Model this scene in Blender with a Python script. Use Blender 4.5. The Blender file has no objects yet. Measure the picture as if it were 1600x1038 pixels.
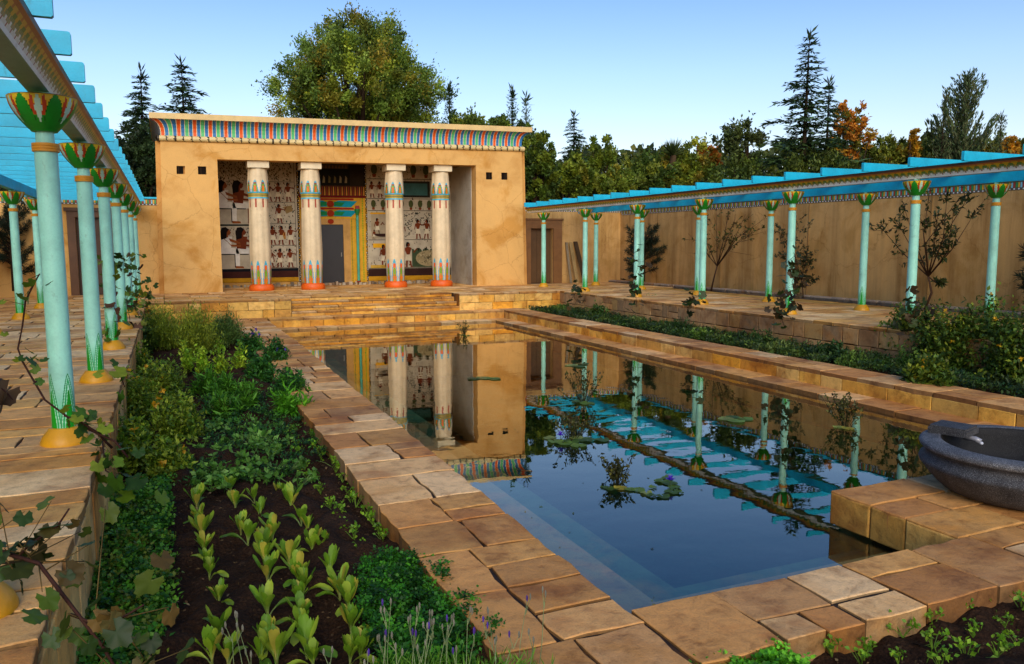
import bpy, math, random
import numpy as np
from math import sin, cos, pi, sqrt, floor
R = math.radians
random.seed(7)
scene = bpy.context.scene
COL = scene.collection

# ------------------------------------------------------------------ helpers
def c(h, k=1.0):
    v = [int(h[i:i+2], 16)/255 for i in (0, 2, 4)]
    return tuple(min(1, (x/12.92 if x <= .04045 else ((x+.055)/1.055)**2.4)*k) for x in v)

def mixc(a, b, t): return tuple(a[i]*(1-t)+b[i]*t for i in range(3))

CAM_F, CAM_P, CAM_Y, CAM_R = 1236.04, .1111, .4104, -.0029
def _axes():
    cy, sy = np.cos(CAM_Y), np.sin(CAM_Y); p = CAM_P
    fw = np.array([sy*np.cos(p), cy*np.cos(p), -np.sin(p)])
    rt = np.array([cy, -sy, 0.]); up = np.cross(rt, fw)
    return fw, rt*np.cos(CAM_R)+up*np.sin(CAM_R), -rt*np.sin(CAM_R)+up*np.cos(CAM_R)
FW, RT, UP = _axes()
EYE = np.array([0, 0, 1.5])
def ray(u, v): return FW+RT*(u-800)/CAM_F-UP*(v-519)/CAM_F
def atD(u, v, D): return EYE+ray(u, v)*D
def atZ(u, v, z): d = ray(u, v); return EYE+d*(z-1.5)/d[2]
def atX(u, v, x): d = ray(u, v); return EYE+d*x/d[0]
def atY(u, v, y): d = ray(u, v); return EYE+d*y/d[1]

def wloc(o):
    x = y = z = 0.0
    while o is not None:
        x += o.location[0]; y += o.location[1]; z += o.location[2]; o = o.parent
    return np.array([x, y, z])

def tag(o, label=None, cat=None, group=None, kind=None):
    if label: o['label'] = label
    if cat: o['category'] = cat
    if group: o['group'] = group
    if kind: o['kind'] = kind
    return o

def thing(name, label, cat, loc=(0, 0, 0), group=None, rz=0):
    o = bpy.data.objects.new(name, None); COL.objects.link(o)
    o.location = tuple(float(q) for q in loc); o.rotation_euler = (0, 0, rz); o.empty_display_size = .1
    return tag(o, label, cat, group)

def kids(o): return [k for k in bpy.data.objects if k.parent == o]
def copy_tree(o, parent=None):
    n = o.copy(); COL.objects.link(n); n.parent = parent
    for ch in kids(o): copy_tree(ch, n)
    return n

def npmesh(name, V, F, C, mat, parent=None, smooth=False, flat_world=True):
    V = np.asarray(V, dtype=np.float64).reshape(-1, 3); F = np.asarray(F, dtype=np.int32)
    if parent is not None and flat_world: V = V-wloc(parent)
    k = F.shape[1]; m = len(F)
    me = bpy.data.meshes.new(name)
    me.vertices.add(len(V)); me.vertices.foreach_set('co', V.astype(np.float32).ravel())
    me.loops.add(m*k); me.loops.foreach_set('vertex_index', F.ravel())
    me.polygons.add(m)
    me.polygons.foreach_set('loop_start', np.arange(0, m*k, k, dtype=np.int32))
    me.polygons.foreach_set('loop_total', np.full(m, k, dtype=np.int32))
    me.update(calc_edges=True)
    C = np.asarray(C, dtype=np.float32)
    if C.ndim == 1: C = np.tile(C, (m, 1))
    ca = me.color_attributes.new('Col', 'FLOAT_COLOR', 'CORNER')
    cc = np.ones((m, k, 4), dtype=np.float32); cc[:, :, :3] = C[:, None, :]
    ca.data.foreach_set('color', cc.ravel())
    if smooth: me.polygons.foreach_set('use_smooth', np.ones(m, dtype=bool))
    me.materials.append(mat)
    o = bpy.data.objects.new(name, me); COL.objects.link(o)
    if parent is not None: o.parent = parent
    return o

class MB:
    def __init__(s): s.V = []; s.F = []; s.C = []
    def add(s, vs, fs, col):
        b = len(s.V); s.V.extend([tuple(map(float, v)) for v in vs])
        for f in fs: s.F.append(tuple(b+i for i in f)); s.C.append(col)
    def box(s, x0, x1, y0, y1, z0, z1, col=(1, 1, 1)):
        s.add([(x0,y0,z0),(x1,y0,z0),(x1,y1,z0),(x0,y1,z0),(x0,y0,z1),(x1,y0,z1),(x1,y1,z1),(x0,y1,z1)],
              [(0,3,2,1),(4,5,6,7),(0,1,5,4),(1,2,6,5),(2,3,7,6),(3,0,4,7)], col)
    def prism(s, pts, a, b, axis, col=(1, 1, 1)):
        # pts: 2D outline, extruded along axis from a to b
        def P(p, t):
            if axis == 'y': return (p[0], t, p[1])
            if axis == 'x': return (t, p[0], p[1])
            return (p[0], p[1], t)
        n = len(pts); vs = [P(p, a) for p in pts]+[P(p, b) for p in pts]
        fs = [tuple(range(n)), tuple(range(2*n-1, n-1, -1))]+[(i, i+n, (i+1) % n+n, (i+1) % n) for i in range(n)]
        s.add(vs, fs, col)
    def tube(s, path, rad, n=6, col=(1, 1, 1)):
        path = [np.array(p, float) for p in path]
        if not hasattr(rad, '__len__'): rad = [rad]*len(path)
        rings = []; ref = np.array([.3, .2, 1.])
        for i, p in enumerate(path):
            d = path[min(i+1, len(path)-1)]-path[max(i-1, 0)]; d = d/(np.linalg.norm(d)+1e-9)
            if abs(d@ref/np.linalg.norm(ref)) > .98: ref = np.array([1., .1, 0])
            a = np.cross(d, ref); a /= np.linalg.norm(a); b = np.cross(d, a)
            rings.append([p+rad[i]*(a*cos(2*pi*j/n)+b*sin(2*pi*j/n)) for j in range(n)])
        vs = [v for r in rings for v in r]; fs = []
        for i in range(len(path)-1):
            for j in range(n):
                k = (j+1) % n; fs.append((i*n+j, i*n+k, (i+1)*n+k, (i+1)*n+j))
        fs.append(tuple(range(n-1, -1, -1))); fs.append(tuple((len(path)-1)*n+j for j in range(n)))
        s.add(vs, fs, col)
    def lathe(s, prof, n, cx=0, cy=0, colfn=None, radfn=None, col=(1, 1, 1), cap=True):
        # prof: list of (r, z)
        b = len(s.V)
        for r, z in prof:
            for j in range(n):
                t = 2*pi*j/n; rr = r*(radfn(t, z) if radfn else 1)
                s.V.append((cx+rr*cos(t), cy+rr*sin(t), z))
        for i in range(len(prof)-1):
            for j in range(n):
                k = (j+1) % n
                s.F.append((b+i*n+j, b+i*n+k, b+(i+1)*n+k, b+(i+1)*n+j))
                s.C.append(colfn(2*pi*(j+.5)/n, (prof[i][1]+prof[i+1][1])/2, i) if colfn else col)
        if cap:
            s.F.append(tuple(b+j for j in range(n-1, -1, -1))); s.C.append(colfn(0, prof[0][1], 0) if colfn else col)
            e = b+(len(prof)-1)*n
            s.F.append(tuple(e+j for j in range(n))); s.C.append(colfn(0, prof[-1][1], len(prof)-2) if colfn else col)
    def poly(s, pts, col): s.add(pts, [tuple(range(len(pts)))], col)
    def build(s, name, mat, parent=None, smooth=False, shear=None, angle=None):
        V = np.array(s.V, dtype=float)
        if shear: V[:, 2] = V[:, 2]*(1+shear[0]*(V[:, 0]-shear[1]))
        if parent is not None: V = V-wloc(parent)
        me = bpy.data.meshes.new(name); me.from_pydata(V.tolist(), [], s.F)
        ca = me.color_attributes.new('Col', 'FLOAT_COLOR', 'CORNER')
        tot = np.array([len(f) for f in s.F]); C = np.ones((len(s.F), 4), dtype=np.float32); C[:, :3] = np.array(s.C)
        ca.data.foreach_set('color', np.repeat(C, tot, axis=0).ravel())
        if smooth: me.polygons.foreach_set('use_smooth', np.ones(len(s.F), dtype=bool))
        if smooth and angle: me.set_sharp_from_angle(angle=angle)
        me.materials.append(mat); me.update()
        o = bpy.data.objects.new(name, me); COL.objects.link(o)
        if parent is not None: o.parent = parent
        return o

# ------------------------------------------------------------------ materials
def newmat(name):
    m = bpy.data.materials.new(name); m.use_nodes = True; nt = m.node_tree
    for n in list(nt.nodes): nt.nodes.remove(n)
    out = nt.nodes.new('ShaderNodeOutputMaterial')
    return m, nt, out
def N(nt, t, **k):
    n = nt.nodes.new(t)
    for a, b in k.items():
        if a in n.inputs.keys(): n.inputs[a].default_value = b
        else: setattr(n, a, b)
    return n
def L(nt, a, b): nt.links.new(a, b)
def noise(nt, scale, detail=4, rough=.6, vec=None, dist=0):
    n = N(nt, 'ShaderNodeTexNoise'); n.inputs['Scale'].default_value = scale; n.inputs['Detail'].default_value = detail
    n.inputs['Roughness'].default_value = rough; n.inputs['Distortion'].default_value = dist
    if vec is not None: L(nt, vec, n.inputs['Vector'])
    return n
def ramp(nt, fac, stops):
    r = N(nt, 'ShaderNodeValToRGB'); L(nt, fac, r.inputs['Fac']); e = r.color_ramp.elements
    while len(e) < len(stops): e.new(.5)
    for i, (p, col) in enumerate(stops):
        e[i].position = p; e[i].color = (*col, 1) if len(col) == 3 else col
    return r
def mul(nt, a, b, fac=1.0, mode='MULTIPLY'):
    m = N(nt, 'ShaderNodeMix', data_type='RGBA', blend_type=mode); m.inputs[0].default_value = fac
    L(nt, a, m.inputs[6]); L(nt, b, m.inputs[7]); return m.outputs[2]
def bump(nt, h, strength, dist, prev=None):
    b = N(nt, 'ShaderNodeBump'); b.inputs['Strength'].default_value = strength; b.inputs['Distance'].default_value = dist
    L(nt, h, b.inputs['Height'])
    if prev is not None: L(nt, prev, b.inputs['Normal'])
    return b.outputs['Normal']
def geo(nt, scale=None):
    g = N(nt, 'ShaderNodeNewGeometry').outputs['Position']
    if scale:
        mp = N(nt, 'ShaderNodeMapping'); mp.inputs['Scale'].default_value = scale; L(nt, g, mp.inputs['Vector']); return mp.outputs['Vector']
    return g
def attr(nt): return N(nt, 'ShaderNodeVertexColor', layer_name='Col').outputs['Color']

def m_paint(name, rough=.45, var=.2, bs=.15, spec=.4):
    m, nt, out = newmat(name); p = N(nt, 'ShaderNodeBsdfPrincipled'); L(nt, p.outputs[0], out.inputs[0])
    pos = geo(nt); n1 = noise(nt, 3.2, 5, .65, pos); r = ramp(nt, n1.outputs[0], [(.3, (1-var,)*3), (.6, (1, 1, 1))])
    n2 = noise(nt, 70, 3, .6, pos)
    r2 = ramp(nt, n2.outputs[0], [(.35, (.94,)*3), (.55, (1, 1, 1))])
    wn = noise(nt, 11, 7, .75, geo(nt, (1, .35, .5))); wr = ramp(nt, wn.outputs[0], [(.30, (.62, .58, .52)), (.40, (1, 1, 1)), (.66, (1, 1, 1)), (.72, (1.25, 1.22, 1.2))])
    L(nt, mul(nt, mul(nt, mul(nt, attr(nt), r.outputs[0]), r2.outputs[0]), wr.outputs[0], .75), p.inputs['Base Color'])
    p.inputs['Roughness'].default_value = rough; p.inputs['Specular IOR Level'].default_value = spec
    L(nt, bump(nt, n2.outputs[0], bs, .004, bump(nt, n1.outputs[0], bs, .02)), p.inputs['Normal'])
    return m

def m_stone(name, bs=.5, stain=.75):
    m, nt, out = newmat(name); p = N(nt, 'ShaderNodeBsdfPrincipled'); L(nt, p.outputs[0], out.inputs[0])
    pos = geo(nt); base = attr(nt)
    n1 = noise(nt, 1.6, 6, .62, pos, .6); st = ramp(nt, n1.outputs[0], [(.50, (0, 0, 0)), (.66, (1, 1, 1))])
    och = N(nt, 'ShaderNodeRGB'); och.outputs[0].default_value = (*c('a86a1c'), 1)
    mx = N(nt, 'ShaderNodeMix', data_type='RGBA'); sc = N(nt, 'ShaderNodeMath', operation='MULTIPLY'); L(nt, st.outputs[0], sc.inputs[0]); sc.inputs[1].default_value = stain*.6
    L(nt, sc.outputs[0], mx.inputs[0]); L(nt, base, mx.inputs[6]); L(nt, och.outputs[0], mx.inputs[7])
    n2 = noise(nt, 7, 8, .7, pos, .3); v2 = ramp(nt, n2.outputs[0], [(.3, (.58, .52, .46)), (.47, (1, 1, 1)), (.72, (1.25, 1.22, 1.16))])
    n3 = noise(nt, 90, 4, .7, pos); v3 = ramp(nt, n3.outputs[0], [(.3, (.70,)*3), (.5, (1, 1, 1))])
    n4 = noise(nt, 1.4, 5, .6, pos, .4); v4 = ramp(nt, n4.outputs[0], [(.36, (.66, .56, .50)), (.5, (1, 1, 1)), (.66, (1.0, 1.0, 1.0)), (.72, (1.12, 1.06, .92))])
    L(nt, mul(nt, mul(nt, mul(nt, mx.outputs[2], v2.outputs[0]), v3.outputs[0], .8), v4.outputs[0]), p.inputs['Base Color'])
    p.inputs['Roughness'].default_value = .72; p.inputs['Specular IOR Level'].default_value = .28
    L(nt, bump(nt, n3.outputs[0], bs*.7, .006, bump(nt, n2.outputs[0], bs, .03)), p.inputs['Normal'])
    return m

def m_plaster(name, base, stain, dark, streak=0.0, patch=(.5, .62)):
    m, nt, out = newmat(name); p = N(nt, 'ShaderNodeBsdfPrincipled'); L(nt, p.outputs[0], out.inputs[0])
    pos = geo(nt)
    n1 = noise(nt, .8, 7, .65, pos, .8); r1 = ramp(nt, n1.outputs[0], [(.32, base), (patch[0], base), (patch[1], stain)])
    n5 = noise(nt, 1.3, 6, .6, pos, .3); r5 = ramp(nt, n5.outputs[0], [(.3, (.80, .72, .62)), (.5, (1, 1, 1)), (.75, (1.1, 1.08, 1.05))])
    col = mul(nt, mul(nt, r1.outputs[0], attr(nt)), r5.outputs[0], .9)
    if streak:
        sp = geo(nt, (1.0, 1.0, .07)); n4 = noise(nt, 1.7, 6, .7, sp); r4 = ramp(nt, n4.outputs[0], [(.34, dark), (.5, (1, 1, 1)), (.68, (1.25, 1.2, 1.12))])
        col = mul(nt, col, r4.outputs[0], streak)
    vo = N(nt, 'ShaderNodeTexVoronoi', feature='DISTANCE_TO_EDGE'); vo.inputs['Scale'].default_value = .55; dn = noise(nt, 2.5, 4, .6, pos); ad = N(nt, 'ShaderNodeMixRGB', blend_type='ADD'); ad.inputs[0].default_value = .35; L(nt, pos, ad.inputs[1]); L(nt, dn.outputs['Color'], ad.inputs[2]); L(nt, ad.outputs[0], vo.inputs['Vector'])
    cr = ramp(nt, vo.outputs['Distance'], [(0.0, (.55, .48, .4)), (.006, (1, 1, 1))]); col = mul(nt, col, cr.outputs[0], .55)
    n3 = noise(nt, 40, 5, .7, pos); r3 = ramp(nt, n3.outputs[0], [(.3, (.86,)*3), (.5, (1, 1, 1))]); col = mul(nt, col, r3.outputs[0])
    L(nt, col, p.inputs['Base Color']); p.inputs['Roughness'].default_value = .85; p.inputs['Specular IOR Level'].default_value = .15
    L(nt, bump(nt, n3.outputs[0], .3, .006, bump(nt, n5.outputs[0], .35, .04)), p.inputs['Normal'])
    return m

def m_leaf(name, tr=.35, rough=.5):
    m, nt, out = newmat(name); p = N(nt, 'ShaderNodeBsdfPrincipled'); t = N(nt, 'ShaderNodeBsdfTranslucent'); mx = N(nt, 'ShaderNodeMixShader')
    pos = geo(nt); n = noise(nt, 6, 3, .6, pos); r = ramp(nt, n.outputs[0], [(.35, (.7,)*3), (.65, (1.15,)*3)])
    col = mul(nt, attr(nt), r.outputs[0])
    L(nt, col, p.inputs['Base Color']); p.inputs['Roughness'].default_value = rough; p.inputs['Specular IOR Level'].default_value = .3
    g = N(nt, 'ShaderNodeHueSaturation'); g.inputs['Value'].default_value = 1.3; g.inputs['Hue'].default_value = .485; L(nt, col, g.inputs['Color'])
    L(nt, g.outputs[0], t.inputs['Color']); mx.inputs[0].default_value = tr
    L(nt, p.outputs[0], mx.inputs[1]); L(nt, t.outputs[0], mx.inputs[2]); L(nt, mx.outputs[0], out.inputs[0])
    return m

def m_soil():
    m, nt, out = newmat('soil'); p = N(nt, 'ShaderNodeBsdfPrincipled'); L(nt, p.outputs[0], out.inputs[0]); pos = geo(nt)
    n1 = noise(nt, 5, 6, .7, pos); n2 = noise(nt, 60, 5, .75, pos); n3 = N(nt, 'ShaderNodeTexVoronoi'); n3.inputs['Scale'].default_value = 38; L(nt, pos, n3.inputs['Vector'])
    r1 = ramp(nt, n1.outputs[0], [(.3, c('281a12')), (.7, c('46301f'))]); r2 = ramp(nt, n2.outputs[0], [(.35, (.5,)*3), (.55, (1, 1, 1)), (.76, (1.9, 1.7, 1.4))])
    L(nt, mul(nt, r1.outputs[0], r2.outputs[0]), p.inputs['Base Color']); p.inputs['Roughness'].default_value = .95; p.inputs['Specular IOR Level'].default_value = .1
    L(nt, bump(nt, n2.outputs[0], .9, .02, bump(nt, n3.outputs['Distance'], .6, .03)), p.inputs['Normal'])
    return m

def m_water():
    m, nt, out = newmat('pool_water')
    g = N(nt, 'ShaderNodeBsdfGlossy'); g.inputs['Roughness'].default_value = 0.0; g.inputs['Color'].default_value = (1.0, .95, .86, 1)
    t = N(nt, 'ShaderNodeBsdfTransparent'); t.inputs['Color'].default_value = (.97, 1, 1, 1)
    fr = N(nt, 'ShaderNodeFresnel'); fr.inputs['IOR'].default_value = 1.55
    mx = N(nt, 'ShaderNodeMixShader')
    v = geo(nt, (.9, 1.1, 1)); n1 = noise(nt, 1.3, 2, .5, v); n2 = noise(nt, 7, 2, .5, v)
    nb = bump(nt, n1.outputs[0], .05, .05, bump(nt, n2.outputs[0], .02, .012))
    L(nt, nb, g.inputs['Normal']); L(nt, nb, fr.inputs['Normal'])
    gb = N(nt, 'ShaderNodeNewGeometry'); iv = N(nt, 'ShaderNodeMath', operation='SUBTRACT'); iv.inputs[0].default_value = 1.0; L(nt, gb.outputs['Backfacing'], iv.inputs[1])
    mf = N(nt, 'ShaderNodeMath', operation='MULTIPLY'); L(nt, fr.outputs[0], mf.inputs[0]); L(nt, iv.outputs[0], mf.inputs[1])
    m2 = N(nt, 'ShaderNodeMath', operation='MULTIPLY', use_clamp=True); m2.inputs[1].default_value = 1.35; L(nt, mf.outputs[0], m2.inputs[0])
    L(nt, m2.outputs[0], mx.inputs[0]); L(nt, t.outputs[0], mx.inputs[1]); L(nt, g.outputs[0], mx.inputs[2]); L(nt, mx.outputs[0], out.inputs[0])
    a = N(nt, 'ShaderNodeVolumeAbsorption'); a.inputs['Color'].default_value = (.26, .62, .48, 1); a.inputs['Density'].default_value = .95
    L(nt, a.outputs[0], out.inputs['Volume'])
    return m

def m_granite():
    m, nt, out = newmat('granite'); p = N(nt, 'ShaderNodeBsdfPrincipled'); L(nt, p.outputs[0], out.inputs[0]); pos = geo(nt)
    n1 = noise(nt, 160, 3, .8, pos); n2 = noise(nt, 6, 6, .65, pos, .5)
    r1 = ramp(nt, n1.outputs[0], [(.38, c('1c1c1d')), (.55, c('434344')), (.72, c('888888'))]); r2 = ramp(nt, n2.outputs[0], [(.3, (.5, .5, .52)), (.6, (1, 1, 1)), (.8, (1.5, 1.45, 1.4))])
    L(nt, mul(nt, mul(nt, r1.outputs[0], r2.outputs[0]), attr(nt)), p.inputs['Base Color']); p.inputs['Roughness'].default_value = .68; p.inputs['Specular IOR Level'].default_value = .25
    L(nt, bump(nt, n1.outputs[0], .6, .003, bump(nt, n2.outputs[0], .3, .01)), p.inputs['Normal'])
    return m

M = dict(
    paint=m_paint('painted_plaster', .5), wood=m_paint('painted_wood', .45, .26, .22), mural=m_paint('mural_paint', .8, .28, .1, .1),
    stone=m_stone('sandstone'), block=m_stone('sandstone_block', .45, 1.1), bark=m_paint('bark', .9, .35, .6, .1),
    temple=m_plaster('temple_plaster', c('d2a460'), c('c28e46'), (.7, .6, .5)),
    wall=m_plaster('wall_plaster', c('bc955c'), c('ac854c'), (.60, .55, .50), .95),
    white=m_plaster('white_plaster', c('b9b4a6'), c('a8a294'), (.8,)*3),
    leaf=m_leaf('leaf'), tree=m_leaf('tree_leaf', .3, .6), needle=m_leaf('needle', .12, .6), soil=m_soil(), water=m_water(), granite=m_granite(),
    dark=m_paint('dark_void', .9, .2, .1, .1), metal=m_paint('metal', .25, .1, .05, .6))
#PART2
# ------------------------------------------------------------------ stones
FLAG = [c(h) for h in ('e6b06a', 'dca058', 'eabc7a', 'd0944a', 'e0a858', 'eec488', 'cc9a5c')]
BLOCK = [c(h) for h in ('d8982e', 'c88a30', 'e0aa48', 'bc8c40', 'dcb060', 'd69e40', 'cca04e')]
DARKJ = c('3a2a1c')
COPE = [c(h) for h in ('d49c5c', 'c68c4c', 'dcac70', 'ba7e42', 'cc9450', 'dcb27c', 'b88650')]
rs = random.Random(3)
def stone(mb, O, U, V, W, u0, u1, v0, v1, th, col, jit=.012, gap=.008, bev=.006, seg=.13, lift=.004):
    O, U, V, W = (np.array(q, float) for q in (O, U, V, W))
    u0 += gap; u1 -= gap; v0 += gap; v1 -= gap
    nu = max(1, int((u1-u0)/seg)); nv = max(1, int((v1-v0)/seg)); pts = []
    for i in range(nu): pts.append((u0+(u1-u0)*i/nu, v0))
    for i in range(nv): pts.append((u1, v0+(v1-v0)*i/nv))
    for i in range(nu): pts.append((u1-(u1-u0)*i/nu, v1))
    for i in range(nv): pts.append((u0, v1-(v1-v0)*i/nv))
    pts = [(a+rs.uniform(-jit, jit), b+rs.uniform(-jit, jit)) for a, b in pts]
    cu, cv = (u0+u1)/2, (v0+v1)/2; n = len(pts); L0 = rs.uniform(-lift, lift)
    tu, tv = rs.uniform(-lift, lift)/(u1-u0+.1), rs.uniform(-lift, lift)/(v1-v0+.1)
    def ring(ins, h): 
        r = []
        for a, b in pts:
            da, db = cu-a, cv-b; d = sqrt(da*da+db*db)+1e-6; a2, b2 = a+da/d*ins, b+db/d*ins
            r.append(O+U*a2+V*b2+W*(h+(L0+tu*(a2-cu)+tv*(b2-cv) if h > -.05 else 0)))
        return r
    vs = ring(0, -th)+ring(0, -bev)+ring(bev*.45, -bev*.35)+ring(bev*1.5, 0); fs = []
    for k in range(3):
        for i in range(n):
            j = (i+1) % n; fs.append((k*n+i, k*n+j, (k+1)*n+j, (k+1)*n+i))
    fs.append(tuple(3*n+i for i in range(n)))
    side = tuple(q*(.42 if .04 < th < .2 and abs(W[2]) > .5 else .8) for q in col); mb.add(vs[:2*n], fs[:n], side); mb.add(vs, fs[n:], col)  # stone sides coloured darker: joint dirt, with gap shade painted in

def tint(pal, k=.12):
    q = rs.choice(pal); f = 1+rs.uniform(-k, k); return tuple(min(1, x*f) for x in q)

def flags(mb, O, U, V, W, lu, lv, row, w, th=.06, pal=FLAG, jit=.014, gap=.009, lift=.004, split=.0):
    """courses along V (row heights from `row`), stones across U of lengths from `w`"""
    v = 0
    while v < lv-.02:
        h = min(rs.uniform(*row), lv-v)
        if lv-v-h < row[0]*.6: h = lv-v
        u = 0; 
        while u < lu-.02:
            s = min(rs.uniform(*w), lu-u)
            if lu-u-s < w[0]*.6: s = lu-u
            if h > .3 and rs.random() < split:
                k = rs.uniform(.4, .6)*h
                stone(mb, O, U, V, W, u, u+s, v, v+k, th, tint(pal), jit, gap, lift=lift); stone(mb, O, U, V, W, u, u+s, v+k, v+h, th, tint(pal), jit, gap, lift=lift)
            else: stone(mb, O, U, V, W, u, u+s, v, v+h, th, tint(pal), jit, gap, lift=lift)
            u += s
        v += h
X_, Y_, Z_ = (1, 0, 0), (0, 1, 0), (0, 0, 1); mX, mY = (-1, 0, 0), (0, -1, 0)

# ------------------------------------------------------------------ the setting
def ground():
    mb = MB(); h = 900
    for x0, x1, y0, y1 in ((-h, -5.6, -h, h), (18, h, -h, h), (-5.6, 18, 34, h), (-5.6, 18, -h, -5)):
        mb.poly([(x0, y0, -.12), (x1, y0, -.12), (x1, y1, -.12), (x0, y1, -.12)], c('4a4a26'))
    tag(mb.build('ground', M['soil']), kind='structure')
ground()

WP = 22.6     # front edge of the temple platform
def walkways():
    mb = MB()   # left walk
    mb.box(-5.2, -.56, 1.3, 26.9, -1.0, -.02, DARKJ)
    flags(mb, (-.5, 1.5, 0), mX, Y_, Z_, 3.2, 21.1, (.26, .62), (.5, 1.15), .06, jit=.012, gap=.012, split=.12)
    flags(mb, (-3.7, 1.5, -.01), mX, Y_, Z_, 1.5, 25.4, (.4, .6), (.6, .9), .05)
    flags(mb, (-.1, 22.6, 0), mX, Y_, Z_, 3.6, 4.3, (.3, .5), (.5, 1.1), .06)
    tag(mb.build('left_walkway', M['stone']), kind='structure')
    mb = MB()   # retaining face of the left walk: tall narrow stones
    flags(mb, (-.5, 1.5, -.06), Y_, (0, 0, -1), X_, 21.1, .9, (.9, .9), (.18, .5), .08, [mixc(f, b, .5) for f, b in zip(FLAG, BLOCK)], .01, .006)
    tag(mb.build('left_retaining_wall', M['stone']), 'low sandstone retaining wall along the edge of the left walkway beside the vegetable bed', 'wall')
    mb = MB()   # temple platform
    mb.box(-.1, 3.15, WP+.06, 26.8, -1.0, -.02, DARKJ); mb.box(8.1, 17.5, WP+.06, 26.8, -1.0, -.02, DARKJ); mb.box(3.15, 8.1, 23.4, 26.8, -1, -.05, DARKJ)
    mb.box(-.3, 12.6, 26.8, 29.6, -1, -.052, DARKJ); 
    flags(mb, (-.1, WP, 0), X_, Y_, Z_, 3.24, 4.0, (.35, .6), (.5, .9), .06)
    flags(mb, (8.1, WP, 0), X_, Y_, Z_, 9.3, 4.4, (.35, .6), (.5, .9), .06)
    flags(mb, (3.14, 23.32, 0), X_, Y_, Z_, 4.96, 3.28, (.35, .6), (.5, .9), .06)
    flags(mb, (-.1, 26.6, .004), X_, Y_, Z_, 12.3, 2.7, (.4, .6), (.6, .9), .06)
    for x0, l in ((-.5, 3.64), (8.1, 3.5)):
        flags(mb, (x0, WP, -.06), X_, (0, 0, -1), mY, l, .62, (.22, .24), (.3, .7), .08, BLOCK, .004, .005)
    tag(mb.build('temple_platform', M['block']), kind='structure')
    mb = MB()   # steps set into the platform
    for k in range(4):
        y = 23.32-.24*k; z = -.125*k
        if k: 
            mb.box(3.16, 8.08, y+.05, 23.45, z-.4, z-.055, DARKJ)
            flags(mb, (3.14, y, z), X_, Y_, Z_, 4.96, .24, (.24, .24), (.5, 1.1), .05)
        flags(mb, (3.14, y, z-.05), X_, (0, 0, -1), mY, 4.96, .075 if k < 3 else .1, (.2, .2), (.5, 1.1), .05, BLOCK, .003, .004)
    for x, ux in ((8.1, mX), (3.14, X_)):
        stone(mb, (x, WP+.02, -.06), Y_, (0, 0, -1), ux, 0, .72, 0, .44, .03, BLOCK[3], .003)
    tag(mb.build('steps', M['block']), kind='structure')
    mb = MB()   # right walk
    mb.box(11.56, 17.5, 2, WP, -1.0, -.02, DARKJ)
    flags(mb, (11.5, 2, 0), X_, Y_, Z_, 3.4, 20.6, (.3, .6), (.5, 1.1), .06)
    flags(mb, (14.9, 2, -.008), X_, Y_, Z_, .75, 24.6, (.4, .8), (.75, .75), .06, [c('c09448')])
    flags(mb, (11.5, 2, -.06), Y_, (0, 0, -1), mX, 20.6, .62, (.2, .42), (.28, .62), .08, [c(h) for h in ('a8845a', '9c7a50', 'b48e5c', '8f7350', 'a68450')], .008, .008, split=.3)
    mb.box(15.65, 17.4, 2, 26.9, -.9, -.02, c('8a6a48'))
    tag(mb.build('right_walkway', M['stone']), kind='structure')
    mb = MB(); y = 2.0
    while y < 26.8:
        l = rs.uniform(.9, 1.6); stone(mb, (15.95, y, -.02), X_, (0, 1, 0), Z_, -.12, .12, 0, min(l, 26.9-y), .01, c('a08c74'), .03); 
        stone(mb, (15.95, y, .09), X_, (0, 1, 0), Z_, -.11, .11, 0, min(l, 26.9-y), .12, c('9a8874'), .02, bev=.04); y += l
    tag(mb.build('planting_kerb', M['stone']), kind='structure')
walkways()

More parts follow.
